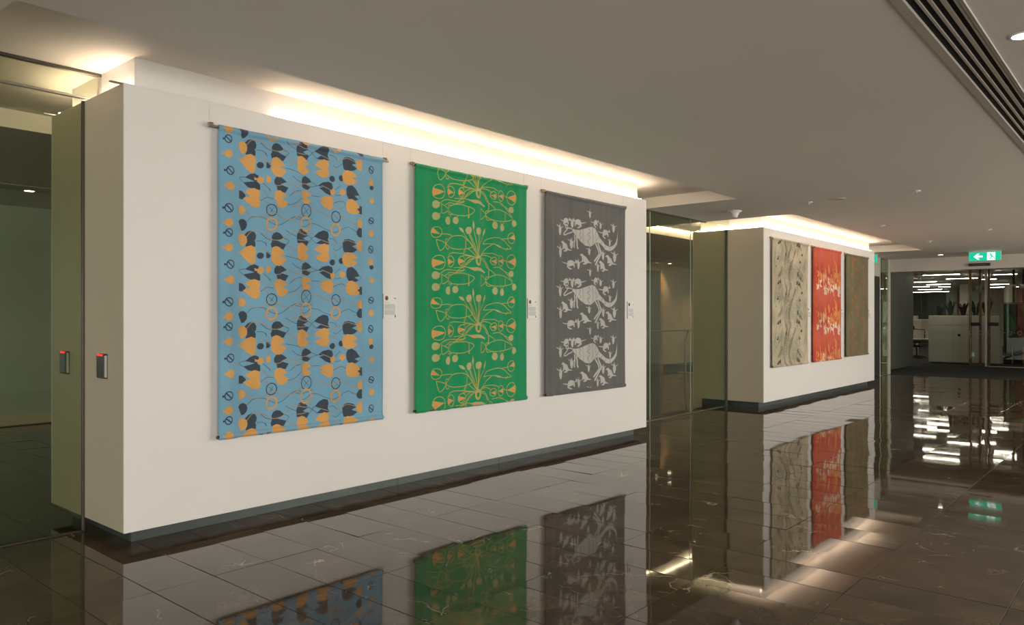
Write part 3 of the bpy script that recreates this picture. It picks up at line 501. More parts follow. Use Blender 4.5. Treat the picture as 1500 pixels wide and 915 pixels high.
def ribbon(pts, w):
    """polyline -> list of quads of width w (mm)"""
    out = []; P = [Vector(p) for p in pts]; L = []
    for k, p in enumerate(P):
        d = P[min(k+1, len(P)-1)] - P[max(k-1, 0)]
        if d.length < 1e-6: d = Vector((1, 0))
        d.normalize(); n = Vector((-d.y, d.x))*w/2
        L.append((p+n, p-n))
    for a, b in zip(L[:-1], L[1:]): out.append([tuple(a[0]), tuple(b[0]), tuple(b[1]), tuple(a[1])])
    return out
def smooth_line(pts, k=4):
    out = []
    n = len(pts)
    for i in range(n-1):
        p0, p1, p2, p3 = pts[max(i-1,0)], pts[i], pts[i+1], pts[min(i+2,n-1)]
        for s in range(k):
            t = s/k
            out.append(tuple(0.5*((2*p1[c]) + (-p0[c]+p2[c])*t + (2*p0[c]-5*p1[c]+4*p2[c]-p3[c])*t*t + (-p0[c]+3*p1[c]-3*p2[c]+p3[c])*t**3) for c in (0,1)))
    out.append(pts[-1])
    return out
class Banner:
    def __init__(self, name, label, mat, x0, x1, ztop, zbot, seed, amp=1.0, rod='steel', over=0.07, fold_left=1.0):
        self.x0, self.zt = x0, ztop
        self.W, self.H = x1-x0, ztop-zbot
        rnd = random.Random(seed)
        self.waves = [(rnd.uniform(5, 30), rnd.uniform(0, 6.3), rnd.uniform(0.0015, 0.0055)*amp, rnd.uniform(-0.8, 0.8)) for _ in range(7)]
        self.waves += [(62, rnd.uniform(0,6), 0.0020*amp, 0.2), (44, rnd.uniform(0,6), 0.0024*amp, -0.3)]
        self.fl = fold_left
        self.us = [self.W*i/64 for i in range(65)]
        R = 0.018; self.R = R
        vs = [0, 0.004, 0.010, 0.018, 0.027, 0.035, 0.041, 0.046, 0.056]
        n = 30
        vs += [0.056 + (self.H-0.112)*i/n for i in range(1, n)]
        vs += [self.H-v for v in (0.056, 0.046, 0.041, 0.035, 0.027, 0.018, 0.010, 0.004, 0)]
        self.vs = vs
        t = tag(empty(name, (x0+self.W/2, 5.13, zbot)), label, 'banner', None)
        self.t = t; self.amp = amp
        self.inv = Vector((x0+self.W/2, 5.13, zbot))
        m = MB(); nu, nv = len(self.us), len(vs)
        for off in (0, 0.0025):
            for v in vs:
                for u in self.us: m.v.append(self.pt(u, v, -off))
        for L in (0, 1):
            for j in range(nv-1):
                for i in range(nu-1):
                    a = L*nu*nv + j*nu + i
                    q = (a, a+nu, a+nu+1, a+1)
                    m.f.append(q if L == 0 else q[::-1])
        S = nu*nv
        for j in range(nv-1):
            a = j*nu; m.f.append((a, S+a, S+a+nu, a+nu)); b = a+nu-1; m.f.append((b, b+nu, S+b+nu, S+b))
        for i in range(nu-1):
            m.f.append((i, i+1, S+i+1, S+i)); b = (nv-1)*nu+i; m.f.append((b, S+b, S+b+1, b+1))
        self.cloth = m.build('cloth', mat, t, smooth=True)
        # rods in the sleeves and hooks on the wall
        hw = self.W/2
        for nm, z, ov in (('hanging_rod', self.H-R, over), ('bottom_rod', R, 0.004)):
            MB().lathe([(0.011, -hw-ov), (0.012, -hw-ov+0.003), (0.012, hw+ov-0.003), (0.011, hw+ov)], (0, 0.002, z), 14, 'x').build(nm, M[rod] if nm == 'hanging_rod' else M['track'], t, True)
        for s in (-1, 1):
            x = s*(hw+over*0.6)
            h = MB().cham(x-0.012, x+0.012, 0.010, 0.0405, self.H-R+0.006, self.H-R+0.030, c=0.003)
            h.tube([(x, 0.02, self.H-R+0.02), (x, -0.012, self.H-R+0.02), (x, -0.014, self.H-R+0.002)], 0.005, 8)
            h.build('hook', M['brass'], t, True)
            MB().tube([(x, 0.037, self.H+0.028), (x, 0.0385, ZB-zbot-0.002)], 0.0008, 5).build('hanging_wire', M['frame'], t)
    def disp(self, u, v):
        s = 0
        e = min(1, v/0.25)*min(1, max(0.25, (self.H-v)/0.5))
        for k, ph, a, sk in self.waves: s += a*math.sin(k*u+ph+sk*v)
        s *= (0.35+0.65*e)
        s += self.fl*0.011*math.exp(-((u-0.10)/0.05)**2)*min(1, v/0.4) - self.fl*0.008*math.exp(-((u-0.19)/0.04)**2)*min(1, v/0.4)
        D = 2*self.R
        for q in (v, self.H-v):
            if q < D*1.25: s += self.R*1.0*math.sin(math.pi*min(1, max(0.0, q/(D*1.25))))
        return s
    def pt(self, u, v, off):
        # local to the banner's empty; +off is towards the room
        return (u-self.W/2, 0.004-self.disp(u, v)-off-0.010, self.H-v)
    def ptgrid(self, u, v, off):
        import bisect
        i = min(max(bisect.bisect_right(self.us, u)-1, 0), len(self.us)-2)
        j = min(max(bisect.bisect_right(self.vs, v)-1, 0), len(self.vs)-2)
        a = (u-self.us[i])/(self.us[i+1]-self.us[i]); b = (v-self.vs[j])/(self.vs[j+1]-self.vs[j])
        d = lambda ii, jj: self.disp(self.us[ii], self.vs[jj])
        s = (d(i,j)*(1-a)+d(i+1,j)*a)*(1-b) + (d(i,j+1)*(1-a)+d(i+1,j+1)*a)*b
        return (u-self.W/2, 0.004-s-off-0.010, self.H-v)
    def printed(self, name, polys, mat, off):
        """flat ink shapes (mm from the top left corner) laid on the folds of the cloth"""
        bm = bmesh.new()
        for p in polys:
            q = []
            for a in p:
                a = (a[0]/1000, a[1]/1000)
                if not q or (abs(a[0]-q[-1][0])+abs(a[1]-q[-1][1])) > 1e-5: q.append(a)
            us = [a[0] for a in q]; vs = [a[1] for a in q]
            if len(q) < 3 or max(us) < 0 or min(us) > self.W or max(vs) < 0 or min(vs) > self.H: continue
            V = [bm.verts.new((a[0], a[1], 0)) for a in q]
            for tri in tessellate_polygon([[Vector((a[0], a[1], 0)) for a in q]]):
                if len(set(tri)) == 3: bm.faces.new([V[i] for i in tri])
        def cut(co, no, outer=False, inner=False):
            bmesh.ops.bisect_plane(bm, geom=bm.verts[:]+bm.edges[:]+bm.faces[:], dist=1e-6, plane_co=co, plane_no=no, clear_outer=outer, clear_inner=inner)
        e = 0.0015
        cut((e,0,0), (1,0,0), inner=True); cut((self.W-e,0,0), (1,0,0), outer=True)
        cut((0,0.001,0), (0,1,0), inner=True); cut((0,self.H-0.001,0), (0,1,0), outer=True)
        for u in self.us[1:-1]: cut((u,0,0), (1,0,0))
        for v in self.vs[1:-1]: cut((0,v,0), (0,1,0))
        for v in bm.verts: v.co = Vector(self.ptgrid(v.co.x, v.co.y, off))
        me = bpy.data.meshes.new(name); bm.to_mesh(me); bm.free()
        o = link(name, me, mat, self.t); o['kind'] = 'stuff'
        return o
def repeat(polys, period, ks): return [[(a, b+k*period) for a, b in p] for k in ks for p in polys]

CL = dict(
    blue=cloth_mat('blue_cotton', (0.185, 0.385, 0.545)), green=cloth_mat('green_cotton', (0.0, 0.28, 0.10), 0.06), grey=cloth_mat('grey_cotton', (0.125, 0.122, 0.118)),
    sand=cloth_mat('sand_cotton', (0.47, 0.395, 0.27), 0.22), olive=cloth_mat('olive_cotton', (0.150, 0.118, 0.052), 0.2),
    navy=cloth_mat('navy_ink', (0.040, 0.060, 0.086)), orange=cloth_mat('orange_ink', (0.68, 0.35, 0.105), 0.12), thin=cloth_mat('dusty_orange_ink', (0.45, 0.30, 0.18)),
    gold=cloth_mat('gold_ink', (0.50, 0.42, 0.10)), disc=cloth_mat('pale_gold_ink', (0.46, 0.44, 0.19)), chalk=cloth_mat('chalk_ink', (0.52, 0.505, 0.475), 0.12), ash=cloth_mat('ash_ink', (0.36, 0.345, 0.32)),
    bark=cloth_mat('bark_ink', (0.25, 0.205, 0.125), 0.3), smoke=cloth_mat('smoke_ink', (0.33, 0.30, 0.225), 0.3), soot=cloth_mat('soot_ink', (0.03, 0.026, 0.02)),
    cream=cloth_mat('cream_ink', (0.80, 0.58, 0.42), 0.2), amber=cloth_mat('amber_ink', (0.70, 0.25, 0.07), 0.2), rose=cloth_mat('rose_ink', (0.62, 0.10, 0.085), 0.2), ember=cloth_mat('ember_ink', (0.45, 0.10, 0.012), 0.2))
def red_cloth():
    m = cloth_mat('red_cotton', (0.50, 0.045, 0.022), 0.15)
    t = m.node_tree; b = t.nodes['Principled BSDF']; L = t.links.new
    old = b.inputs['Base Color'].links[0].from_socket
    geo = N(t, 'ShaderNodeNewGeometry'); sp = N(t, 'ShaderNodeSeparateXYZ'); L(geo.outputs['Position'], sp.inputs[0])
    a = N(t, 'ShaderNodeMath', operation='MULTIPLY_ADD'); a.inputs[1].default_value = 2*math.pi/0.77; a.inputs[2].default_value = -2*math.pi/0.77*2.72
    s = N(t, 'ShaderNodeMath', operation='COSINE'); L(sp.outputs['Z'], a.inputs[0]); L(a.outputs[0], s.inputs[0])
    mr = N(t, 'ShaderNodeMapRange'); mr.inputs[1].default_value = -1; mr.inputs[2].default_value = 1; L(s.outputs[0], mr.inputs[0])
    mx = N(t, 'ShaderNodeMix', data_type='RGBA'); L(mr.outputs[0], mx.inputs[0]); L(old, mx.inputs[6]); mx.inputs[7].default_value = (0.60, 0.10, 0.035, 1)
    L(mx.outputs[2], b.inputs['Base Color'])
    return m
CL['red'] = red_cloth()

# blue banner: seed pods and split hearts
b = Banner('wall_banner', 'blue cloth banner printed with orange and navy split hearts', CL['blue'], 2.74, 4.23, 2.88, 0.64, 3)
D = BLUE; ks = (-2, -1, 0, 1, 2, 3)
def inks(lines, w, per, ks): return [q for l in repeat(lines, per, ks) for q in ribbon(smooth_line(l), w)]
P_ = 672
b.printed('navy_print', repeat(D['navy'], P_, ks) + inks(D['navy_lines'], 3.2, P_, ks) + [q for l in repeat(D['navy_rings'], P_, ks) for q in ribbon(l, 8)], CL['navy'], 0.0008)
b.printed('orange_print', repeat(D['orange'], P_, ks) + [q for l in repeat(D['orange_rings'], P_, ks) for q in ribbon(l, 14)], CL['orange'], 0.0013)
b.printed('dusty_orange_print', inks(D['orange_lines'], 5.0, P_, ks), CL['thin'], 0.0018)
# green banner: fish, lilies and discs
b = Banner('wall_banner', 'green cloth banner printed with gold fish, lilies and discs', CL['green'], 4.60, 6.165, 2.895, 0.655, 5, 1.3, over=0.012, rod='brass', fold_left=1.3)
D = GREEN; P_ = 653
b.printed('gold_line_print', inks(D['lines'], 6.5, P_, ks) + [q for l in repeat(D['thick_rings'], P_, ks) for q in ribbon(l, 22)], CL['gold'], 0.0008)
b.printed('pale_disc_print', repeat(D['pale'], P_, ks), CL['disc'], 0.0012)
b.printed('orange_wedge_print', repeat(D['orange'], P_, ks), CL['orange'], 0.0016)
# grey banner: kangaroos
b = Banner('wall_banner', 'dark grey cloth banner printed with pale kangaroos', CL['grey'], 6.475, 8.075, 2.89, 0.66, 8, 1.3, over=0.02, rod='brass', fold_left=1.2)
D = GREY; P_ = 675; kg = (-1, 0, 1)
b.printed('kangaroo_print', repeat(D['pale'], P_, kg) + inks(D['legs'], 24, P_, kg) + inks(D['lines'], 13, P_, kg), CL['chalk'], 0.0008)
b.printed('small_animal_print', repeat(D['small'], P_, (-1, 0, 1)) + [p for p in repeat(D['small'], P_, (2,)) if max(q[1] for q in p) < 2230 and min(q[1] for q in p) > 2080 and 300 < p[0][0]], CL['chalk'], 0.0012)
b.printed('body_pattern_print', inks(D['detail'], 14, P_, kg), CL['ash'], 0.0016)

# sand banner: tracks and footprints
def blob(rnd, cx, cy, L, w, ang, n=9):
    ca, sa = math.cos(ang), math.sin(ang); pts = []
    bend = rnd.uniform(-0.35, 0.35)*w
    for s in (1, -1):
        for i in range(n+1):
            t = i/n if s == 1 else 1-i/n
            x = (t-0.5)*L; y = s*w/2*(math.sin(math.pi*(0.06+0.88*t))**0.7)*rnd.uniform(0.8, 1.15) + bend*math.sin(math.pi*t)*2
            pts.append((cx+x*ca-y*sa, cy+x*sa+y*ca))
    return pts
b = Banner('wall_banner', 'sand coloured cloth banner with brown footprint and track print', CL['sand'], 12.67, 14.36, 2.885, 0.67, 12, 1.1, rod='brass', over=0.015, fold_left=2)
rnd = random.Random(4); P_ = 690
bark, smoke, soot = [], [], []
bark += [blob(rnd, 830, 520, 420, 120, -1.15), blob(rnd, 560, 300, 360, 70, -1.1), blob(rnd, 760, 880, 330, 80, -1.0), blob(rnd, 980, 230, 200, 50, -0.9), blob(rnd, 1240, 640, 240, 60, 0.7), blob(rnd, 1180, 780, 260, 70, 0.5), blob(rnd, 600, 780, 300, 60, 0.9), blob(rnd, 330, 560, 260, 60, -0.8)]
for _ in range(26): smoke.append(blob(rnd, rnd.uniform(80, 1600), rnd.uniform(150, 840), rnd.uniform(90, 330), rnd.uniform(24, 60), rnd.choice((-1.1, -0.9, -1.3, 0.7))))
for k in range(9): smoke.append(blob(rnd, 300+60*k, 620+40*math.sin(k), 170, 22, -1.1-0.12*k))
for k in range(9): smoke.append(blob(rnd, 1080+50*k, 640+40*math.cos(k), 160, 22, 0.4+0.15*k))
for _ in range(12): soot.append(blob(rnd, rnd.uniform(150, 1500), rnd.uniform(150, 840), rnd.uniform(40, 110), rnd.uniform(26, 52), rnd.uniform(-1.4, -0.6)))
arcs = []
for k in range(7):                                   # fanned curves between the footprints
    arcs.append([(250+25*k, 690-10*k), (360+45*k, 600-38*k), (560+50*k, 640-42*k), (760+30*k, 800-26*k)])
    arcs.append([(1480-20*k, 700-8*k), (1330-30*k, 620-30*k), (1130-34*k, 650-36*k), (960-20*k, 790-30*k)])
    arcs.append([(120+60*k, 330+14*k), (240+70*k, 240+18*k), (330+80*k, 330+10*k), (430+85*k, 200+20*k)])
b.printed('smoke_print', repeat(smoke, P_, range(-1, 4)) + [q for l in repeat(arcs, P_, range(-1, 4)) for q in ribbon(smooth_line(l), 17)], CL['smoke'], 0.0008)
b.printed('bark_print', repeat(bark, P_, range(-1, 4)), CL['bark'], 0.0012)
b.printed('soot_print', repeat(soot, P_, range(-1, 4)), CL['soot'], 0.0016)
# red banner
b = Banner('wall_banner', 'red orange cloth banner with cream and amber brush marks', CL['red'], 14.61, 16.21, 2.875, 0.68, 15, 1.2, rod='brass', over=0.015)
rnd = random.Random(9); P_ = 770
am, cr, ro = [], [], []
for _ in range(46): am.append(blob(rnd, rnd.uniform(90, 1520), rnd.gauss(560, 90), rnd.uniform(110, 280), rnd.uniform(24, 70), rnd.choice((-1.3, -1.5, 1.1, 1.3))))
for _ in range(44): cr.append(blob(rnd, rnd.uniform(130, 1500), rnd.gauss(740, 95), rnd.uniform(70, 170), rnd.uniform(24, 62), rnd.choice((-1.3, -0.9, 1.1, 0.8))))
for _ in range(26): ro.append(blob(rnd, rnd.uniform(90, 1520), rnd.gauss(900, 90), rnd.uniform(160, 380), rnd.uniform(24, 60), rnd.choice((-1.4, 1.4, 1.5))))
b.printed('rose_print', repeat(ro, P_, (-1, 0, 1, 2)), CL['rose'], 0.0008)
b.printed('amber_print', repeat(am, P_, (0, 1, 2)), CL['amber'], 0.0012)
b.printed('cream_print', repeat(cr, P_, (0, 1, 2)), CL['cream'], 0.0016)
# olive banner
b = Banner('wall_banner', 'olive brown cloth banner with scattered faint orange marks', CL['olive'], 16.53, 18.04, 2.865, 0.71, 21, 0.5, rod='brass', over=0.015)
rnd = random.Random(13); em = []
for cx, cy_ in ((380, 420), (420, 190), (760, 480), (1120, 230), (1130, 560), (900, 700), (380, 760), (700, 300), (640, 900)):
    for _ in range(3): em.append(blob(rnd, cx+rnd.uniform(-60, 60), cy_+rnd.uniform(-45, 45), rnd.uniform(50, 130), rnd.uniform(18, 44), rnd.uniform(-1.2, 0.3)))
b.printed('orange_mark_print', repeat(em, 790, (-1, 0, 1, 2)), CL['ember'], 0.0008)

# ------------------------------------------------------------------ caption plaques
def plaque(x0, label, kind):
    W, H = 0.15, 0.212
    t = tag(empty('caption_plaque', (x0+W/2, YF, 1.505)), label, 'plaque', None)
    hw = W/2
    MB().cham(-hw, hw, -0.008, 0.0006, 0, H, c=0.0008).build('foam_core', M['boardedge'], t)
    MB().cham(-hw+0.0006, hw-0.0002, -0.0095, -0.0081, 0.0004, H-0.0004, c=0.0003).build('card_face', M['board'], t)
    y = -0.0098
    def strip_(name, rects, mat):
        m = MB()
        for a, b_, c, d in rects: m.box(a, b_, y, y+0.0006, c, d)
        m.build(name, mat, t)
    MB().prism([(-hw+0.036+0.019*math.cos(k*math.pi/8), H-0.036+0.021*math.sin(k*math.pi/8)) for k in range(16)], lambda u, v, w_: (u, w_, v), y, y+0.0006).build('round_emblem', M['inkred'] if kind != 2 else M['inkdark'], t)
    MB().prism([(-hw+0.036+0.008*math.cos(k*math.pi/5), H-0.038+0.014*math.sin(k*math.pi/5)) for k in range(10)], lambda u, v, w_: (u, w_, v), y-0.0003, y).build('emblem_figure', M['inkdark'], t)
    strip_('mark', [(hw-0.034, hw-0.022, H-0.038, H-0.034), (hw-0.0225, hw-0.012, H-0.041, H-0.031)], M['inkdark'])
    strip_('mark', [(hw-0.024, hw-0.012, 0.010, 0.030)], M['inkdark'])
    strip_('title_line', [(-hw+0.014, -hw+0.032, H-0.070, H-0.066), (-hw+0.014, -hw+0.066, H-0.077, H-0.073)], M['ink'])
    rows = []; rnd = random.Random(kind)
    z = H-0.088
    for k in range(16):
        if k in (8,): z -= 0.004
        rows.append((-hw+0.012, hw-0.012-rnd.uniform(0, 0.012), z-0.0038, z)); z -= 0.0056
    if kind == 2:
        strip_('text_line', rows[:3]+rows[8:11], M['inktan']); strip_('text_line', rows[3:8]+rows[11:], M['inkblue'])
    else: strip_('text_line', rows, M['ink'])
plaque(4.272, 'white caption plaque with red round emblem beside the blue banner', 0)
plaque(6.228, 'white caption plaque with brown round emblem beside the green banner', 1)
plaque(8.185, 'white caption plaque with black emblem and bluish text beside the grey banner', 2)
plaque(14.43, 'white caption plaque on the wall between the sand and red banners', 3)
plaque(16.32, 'white caption plaque on the wall between the red and olive banners', 4)
plaque(18.19, 'white caption plaque by the outer edge of the olive banner', 5)

# ------------------------------------------------------------------ card readers on the wall end
def reader(y, label):
    t = tag(empty('card_reader', (WALLS[0][0], y, 1.10)), label, 'card reader')
    MB().cham(-0.004, 0.001, -0.066, 0.066, -0.005, 0.165, c=0.002).build('back_plate', M['kick'], t)
    MB().cham(-0.026, -0.0035, -0.062, 0.062, 0.0, 0.160, c=0.006).build('housing', M['black'], t)
    MB().cham(-0.020, -0.005, -0.0635, -0.0615, 0.006, 0.154, c=0.0006).build('side_cover', M['ink'], t)
    MB().cham(-0.0275, -0.016, -0.040, 0.040, 0.1500, 0.1608, c=0.001).build('red_indicator', M['redled'], t)
reader(5.49, 'black card reader with red light on the wall end before the glass')
reader(6.17, 'black card reader with red light on the wall end behind green glass')

# ------------------------------------------------------------------ ceiling fittings
dif = tag(empty('air_diffuser', ((SX0+SX1)/2, (SY0+SY1)/2, ZC)), 'long linear air diffuser with four black slots set in the ceiling', 'air vent')
hx = (SX1-SX0)/2
def bar(name, mat, y0, y1, z0, z1): return MB().cham(-hx, hx, y0-(SY0+SY1)/2, y1-(SY0+SY1)/2, z0, z1, c=0.001).build(name, M[mat], dif)
bar('duct_back', 'void', SY0+0.001, SY1-0.001, 0.012, 0.03)
def flange(lip, web, zl):
    ym = (SY0+SY1)/2
    MB().cham(-hx, hx, lip[0]-ym, lip[1]-ym, zl, 0.0, c=0.001).cham(-hx, hx, web[0]-ym, web[1]-ym, -0.001, 0.0125, c=0.001).build('edge_flange', M['diff'], dif)
flange((1.0226, SY1+0.012), (1.0226, SY1-0.001), -0.007)
flange((SY0-0.006, SY0+0.008), (SY0+0.001, 0.835), -0.004)
for y0, y1 in ((0.9696, 0.985), (0.9202, 0.938), (0.866, 0.889)): bar('blade', 'diff', y0, y1, 0.004, 0.014)
bar('trim_bead', 'board', SY0-0.014, SY0-0.007, -0.006, 0.0)

def downlight(x, y, label, r=0.055, watt=26):
    t = tag(empty('downlight', (x, y, ZC)), label, 'light', 'recessed ceiling downlights')
    MB().lathe([(r*1.25, 0.002), (r*1.25, -0.004), (r*1.02, -0.006), (r*1.0, -0.002)], n=24).build('rim', M['board'], t, False)
    MB().lathe([(r, -0.0035), (r*0.98, -0.0045)], n=24).build('lens', M['lens'], t)
    l = bpy.data.lights.new('downlight_lamp', 'SPOT'); l.energy = watt; l.color = (1, 0.84, 0.64); l.spot_size = math.radians(110); l.spot_blend = 0.7; l.shadow_soft_size = 0.05
    lo = bpy.data.objects.new('lamp', l); COL.objects.link(lo); lo.parent = t; lo.location = (0, 0, -0.02)
downlight(5.15, 0.64, 'bright round downlight beyond the linear air diffuser')
for x in (-1.85, 1.65, 8.65, 12.15, 15.65, 19.15): downlight(x, 0.55, 'unseen round downlight added in the row along the linear air diffuser')  # row carried on out of view, added to light the lobby
downlight(21.41, 4.38, 'small lit downlight in front of the pale header')
downlight(3.28, 10.8, 'lit downlight behind the green glass by the blue banner wall')
downlight(19.7, 11.0, 'lit downlight in front of the brown veneer wall', watt=70)
downlight(21.6, 10.3, 'unseen downlight added near the end of the brown veneer wall', watt=90)  # this and the next are out of view, added to brighten the rear room
downlight(21.6, 7.6, 'unseen downlight added behind the olive banner wall', watt=70)
for x in (-1.0, 7.5, 11.6, 15.6): downlight(x, 10.9, 'round downlight in the room behind the display walls')

def sprinkler(x, y, label):
    t = tag(empty('sprinkler_head', (x, y, ZC)), label, 'sprinkler', 'ceiling sprinkler heads')
    MB().lathe([(0.045, 0.002), (0.045, -0.004), (0.028, -0.010), (0.012, -0.012)], n=16).build('rosette', M['board'], t, True)
    MB().lathe([(0.008, -0.010), (0.008, -0.026), (0.004, -0.03)], n=10).tube([(0.012, 0, -0.012), (0.014, 0, -0.028), (0, 0, -0.042)], 0.002, 6).tube([(-0.012, 0, -0.012), (-0.014, 0, -0.028), (0, 0, -0.042)], 0.002, 6).build('body', M['steel'], t)
    MB().lathe([(0.017, -0.042), (0.018, -0.044), (0.004, -0.046)], n=14).build('deflector', M['steel'], t)
sprinkler(10.59, 3.77, 'sprinkler head in the ceiling next to the flat round cover')
sprinkler(14.04, 3.76, 'sprinkler head in the ceiling in front of the sand banner')
sprinkler(17.51, 3.78, 'sprinkler head in the ceiling in front of the olive banner')
sprinkler(10.53, 2.42, 'sprinkler head alone in the middle of the ceiling')
sprinkler(15.92, 2.49, 'sprinkler head in the ceiling before the green exit sign')
t = tag(empty('ceiling_speaker', (10.54, 3.37, ZC)), 'flat round cover flush with the ceiling beside a sprinkler head', 'cover plate')
MB().lathe([(0.088, 0.001), (0.088, -0.005), (0.080, -0.008)], n=28).build('rim', M['frame'], t)
MB().lathe([(0.078, -0.0075), (0.070, -0.010)], n=28).build('grille', M['inktan'], t)
t = tag(empty('ceiling_antenna', (10.74, 4.92, ZC)), 'white trumpet shaped fitting hanging from the ceiling before the far wall', 'ceiling fitting')
MB().lathe([(0.105, 0.001), (0.105, -0.008), (0.085, -0.016), (0.064, -0.036), (0.050, -0.066), (0.046, -0.092)], n=28).build('flared_body', M['board'], t, True)
MB().lathe([(0.040, -0.090), (0.040, -0.100), (0.020, -0.106)], n=20).build('tip', M['frame'], t, True)

# exit signs
def exit_sign(x, y, label, W=0.66, H=0.21, z=2.872, plain_face=False):
    t = tag(empty('exit_sign', (x, y, z)), label, 'exit sign')
    hw = W/2
    MB().cham(0.0, 0.045, -hw, hw, 0, H, c=0.004).build('housing', M['frame'], t)
    MB().cham(0.003, 0.042, -hw-0.008, hw+0.008, H-0.004, H+0.022, c=0.003).build('top_rail', M['frame'], t)
    if ZC-z-H-0.02 > 0: MB().box(0.012, 0.032, -hw*0.5, hw*0.5, H+0.02, ZC-z).build('mount', M['frame'], t)
    MB().box(-0.003, 0.0005, -hw+0.004, hw-0.004, 0.004, H-0.004).build('green_panel', M['exitgreen'], t)
    if plain_face: return
    mp = lambda u, v, w_: (w_, -u, v)             # u runs to the viewer's right
    ar = [(-0.225, 0.105), (-0.145, 0.175), (-0.10, 0.175), (-0.155, 0.125), (-0.04, 0.125), (-0.04, 0.085), (-0.155, 0.085), (-0.10, 0.035), (-0.145, 0.035)]
    MB().prism(ar, mp, -0.0050, -0.0031).build('arrow', M['exitwhite'], t)
    MB().prism([(0.05, 0.014), (0.05, H-0.014), (0.215, H-0.014), (0.215, 0.014)], mp, -0.0045, -0.0031).build('doorway', M['exitwhite'], t)
    man = MB()
    man.prism([(0.118+0.016*math.cos(k*math.pi/6), 0.172+0.016*math.sin(k*math.pi/6)) for k in range(12)], mp, -0.0062, -0.0046)
    man.prism([(0.105, 0.150), (0.135, 0.155), (0.165, 0.095), (0.140, 0.082)], mp, -0.0062, -0.0046)
    man.prism([(0.112, 0.150), (0.075, 0.135), (0.065, 0.105), (0.075, 0.103), (0.086, 0.125), (0.120, 0.137)], mp, -0.0062, -0.0046)
    man.prism([(0.135, 0.148), (0.170, 0.140), (0.190, 0.118), (0.182, 0.110), (0.164, 0.127), (0.140, 0.130)], mp, -0.0062, -0.0046)
    man.prism([(0.142, 0.100), (0.112, 0.080), (0.098, 0.038), (0.076, 0.036), (0.076, 0.026), (0.108, 0.026), (0.128, 0.068), (0.158, 0.088)], mp, -0.0062, -0.0046)
    man.prism([(0.150, 0.092), (0.185, 0.068), (0.205, 0.030), (0.218, 0.034), (0.198, 0.082), (0.164, 0.104)], mp, -0.0062, -0.0046)
    man.build('running_figure', M['exitgreen'], t)
exit_sign(20.95, 3.36, 'green exit sign with arrow and running figure before the pale header')
exit_sign(20.1, 5.63, 'green exit sign almost hidden behind the olive banner wall', W=0.26, plain_face=True)
t = tag(empty('door_sensor', (XE, 3.70, 2.84)), 'slim black door sensor on the pale header under the exit sign', 'sensor')
MB().cham(-0.07, 0.001, -0.24, 0.24, 0, 0.07, c=0.012).build('housing', M['black'], t)
MB().cham(-0.073, -0.069, -0.15, 0.15, 0.014, 0.045, c=0.002).build('lens_window', M['kick'], t)

# ------------------------------------------------------------------ glazed entry and office beyond
XI = 27.9
g = struct(empty('door_3', (XI, 5.2, 0))); PD = (XI, 5.2, 0)
def y_pane(parent, org, x, y0, y1, z0, z1, mat='clear'): return at0(box('pane', M[mat], parent, x-0.006, x+0.006, y0, y1, z0, z1), org)
y_pane(g, PD, XI, 4.50, 6.28, 0.02, ZC-0.01)
at0(cham('bottom_rail', M['track'], g, XI-0.02, XI+0.02, 4.50, 6.28, 0, 0.018), PD)
g2 = struct(empty('door_4', (XI, 4.4, 0))); PD2 = (XI, 4.4, 0)
at0(cham('stile', M['steel'], g2, XI-0.03, XI+0.03, 4.40, 4.47, 0, ZC-0.01, c=0.006), PD2)
y_pane(g2, PD2, XI, 2.0, 4.39, 0.03, ZC-0.01, 'clear')
at0(cham('bottom_rail', M['steel'], g2, XI-0.025, XI+0.025, 1.6, 4.40, 0, 0.03), PD2)
for parent, org, yc in ((g, PD, 4.72), (g2, PD2, 4.24)):
    h = at0(cham('pull_plate', M['black'], parent, XI-0.035, XI-0.006, yc-0.14, yc+0.14, 1.28, 1.39, c=0.006), org)
    k = cham('plate_inset', M['steel'], h, XI-0.039, XI-0.034, yc-0.105, yc+0.105, 1.305, 1.365, c=0.002); k.matrix_parent_inverse = h.matrix_parent_inverse
# ring manifestation dots on both panes
ring_me = MB()
for i in range(20):
    a, b_ = 2*math.pi*i/20, 2*math.pi*(i+1)/20
    n = len(ring_me.v)
    for r in (0.045, 0.062):
        ring_me.v += [(0, r*math.cos(a), r*math.sin(a)), (0, r*math.cos(b_), r*math.sin(b_))]
    ring_me.f.append((n, n+1, n+3, n+2))
ring_me = ring_me.mesh('frosted_ring'); ring_me.materials.append(M['ink'])
dot_me = MB().lathe([(0.014, -0.0005), (0.014, 0.0005)], n=10, axis='x').mesh('frosted_dot'); dot_me.materials.append(M['ink'])
yy = 6.15
while yy > 2.2:
    p, org = (g, PD) if yy > 4.5 else (g2, PD2)
    if not 4.36 < yy < 4.55:
        for nm, me, dy in (('frosted_ring', ring_me, 0), ('frosted_dot', dot_me, -0.13)):
            o = link(nm, me, None, p); at0(o, org); o.location = (XI-0.0072, yy+dy, 1.07)
    yy -= 0.26

# timber portal
t = tag(empty('timber_portal', (28.5, 4.75, 0)), 'slim orange oak portal frame standing behind the glass doors', 'timber frame')
for y in (0.22, -0.06, -0.30): MB().cham(-0.05, 0.05, y-0.033, y+0.033, 0.0, ZC-0.01, c=0.006).build('post', M['timber'], t)
MB().cham(-0.04, 0.04, -0.26, 0.18, 0.0, 0.05, c=0.006).build('bottom_rail', M['timber'], t)

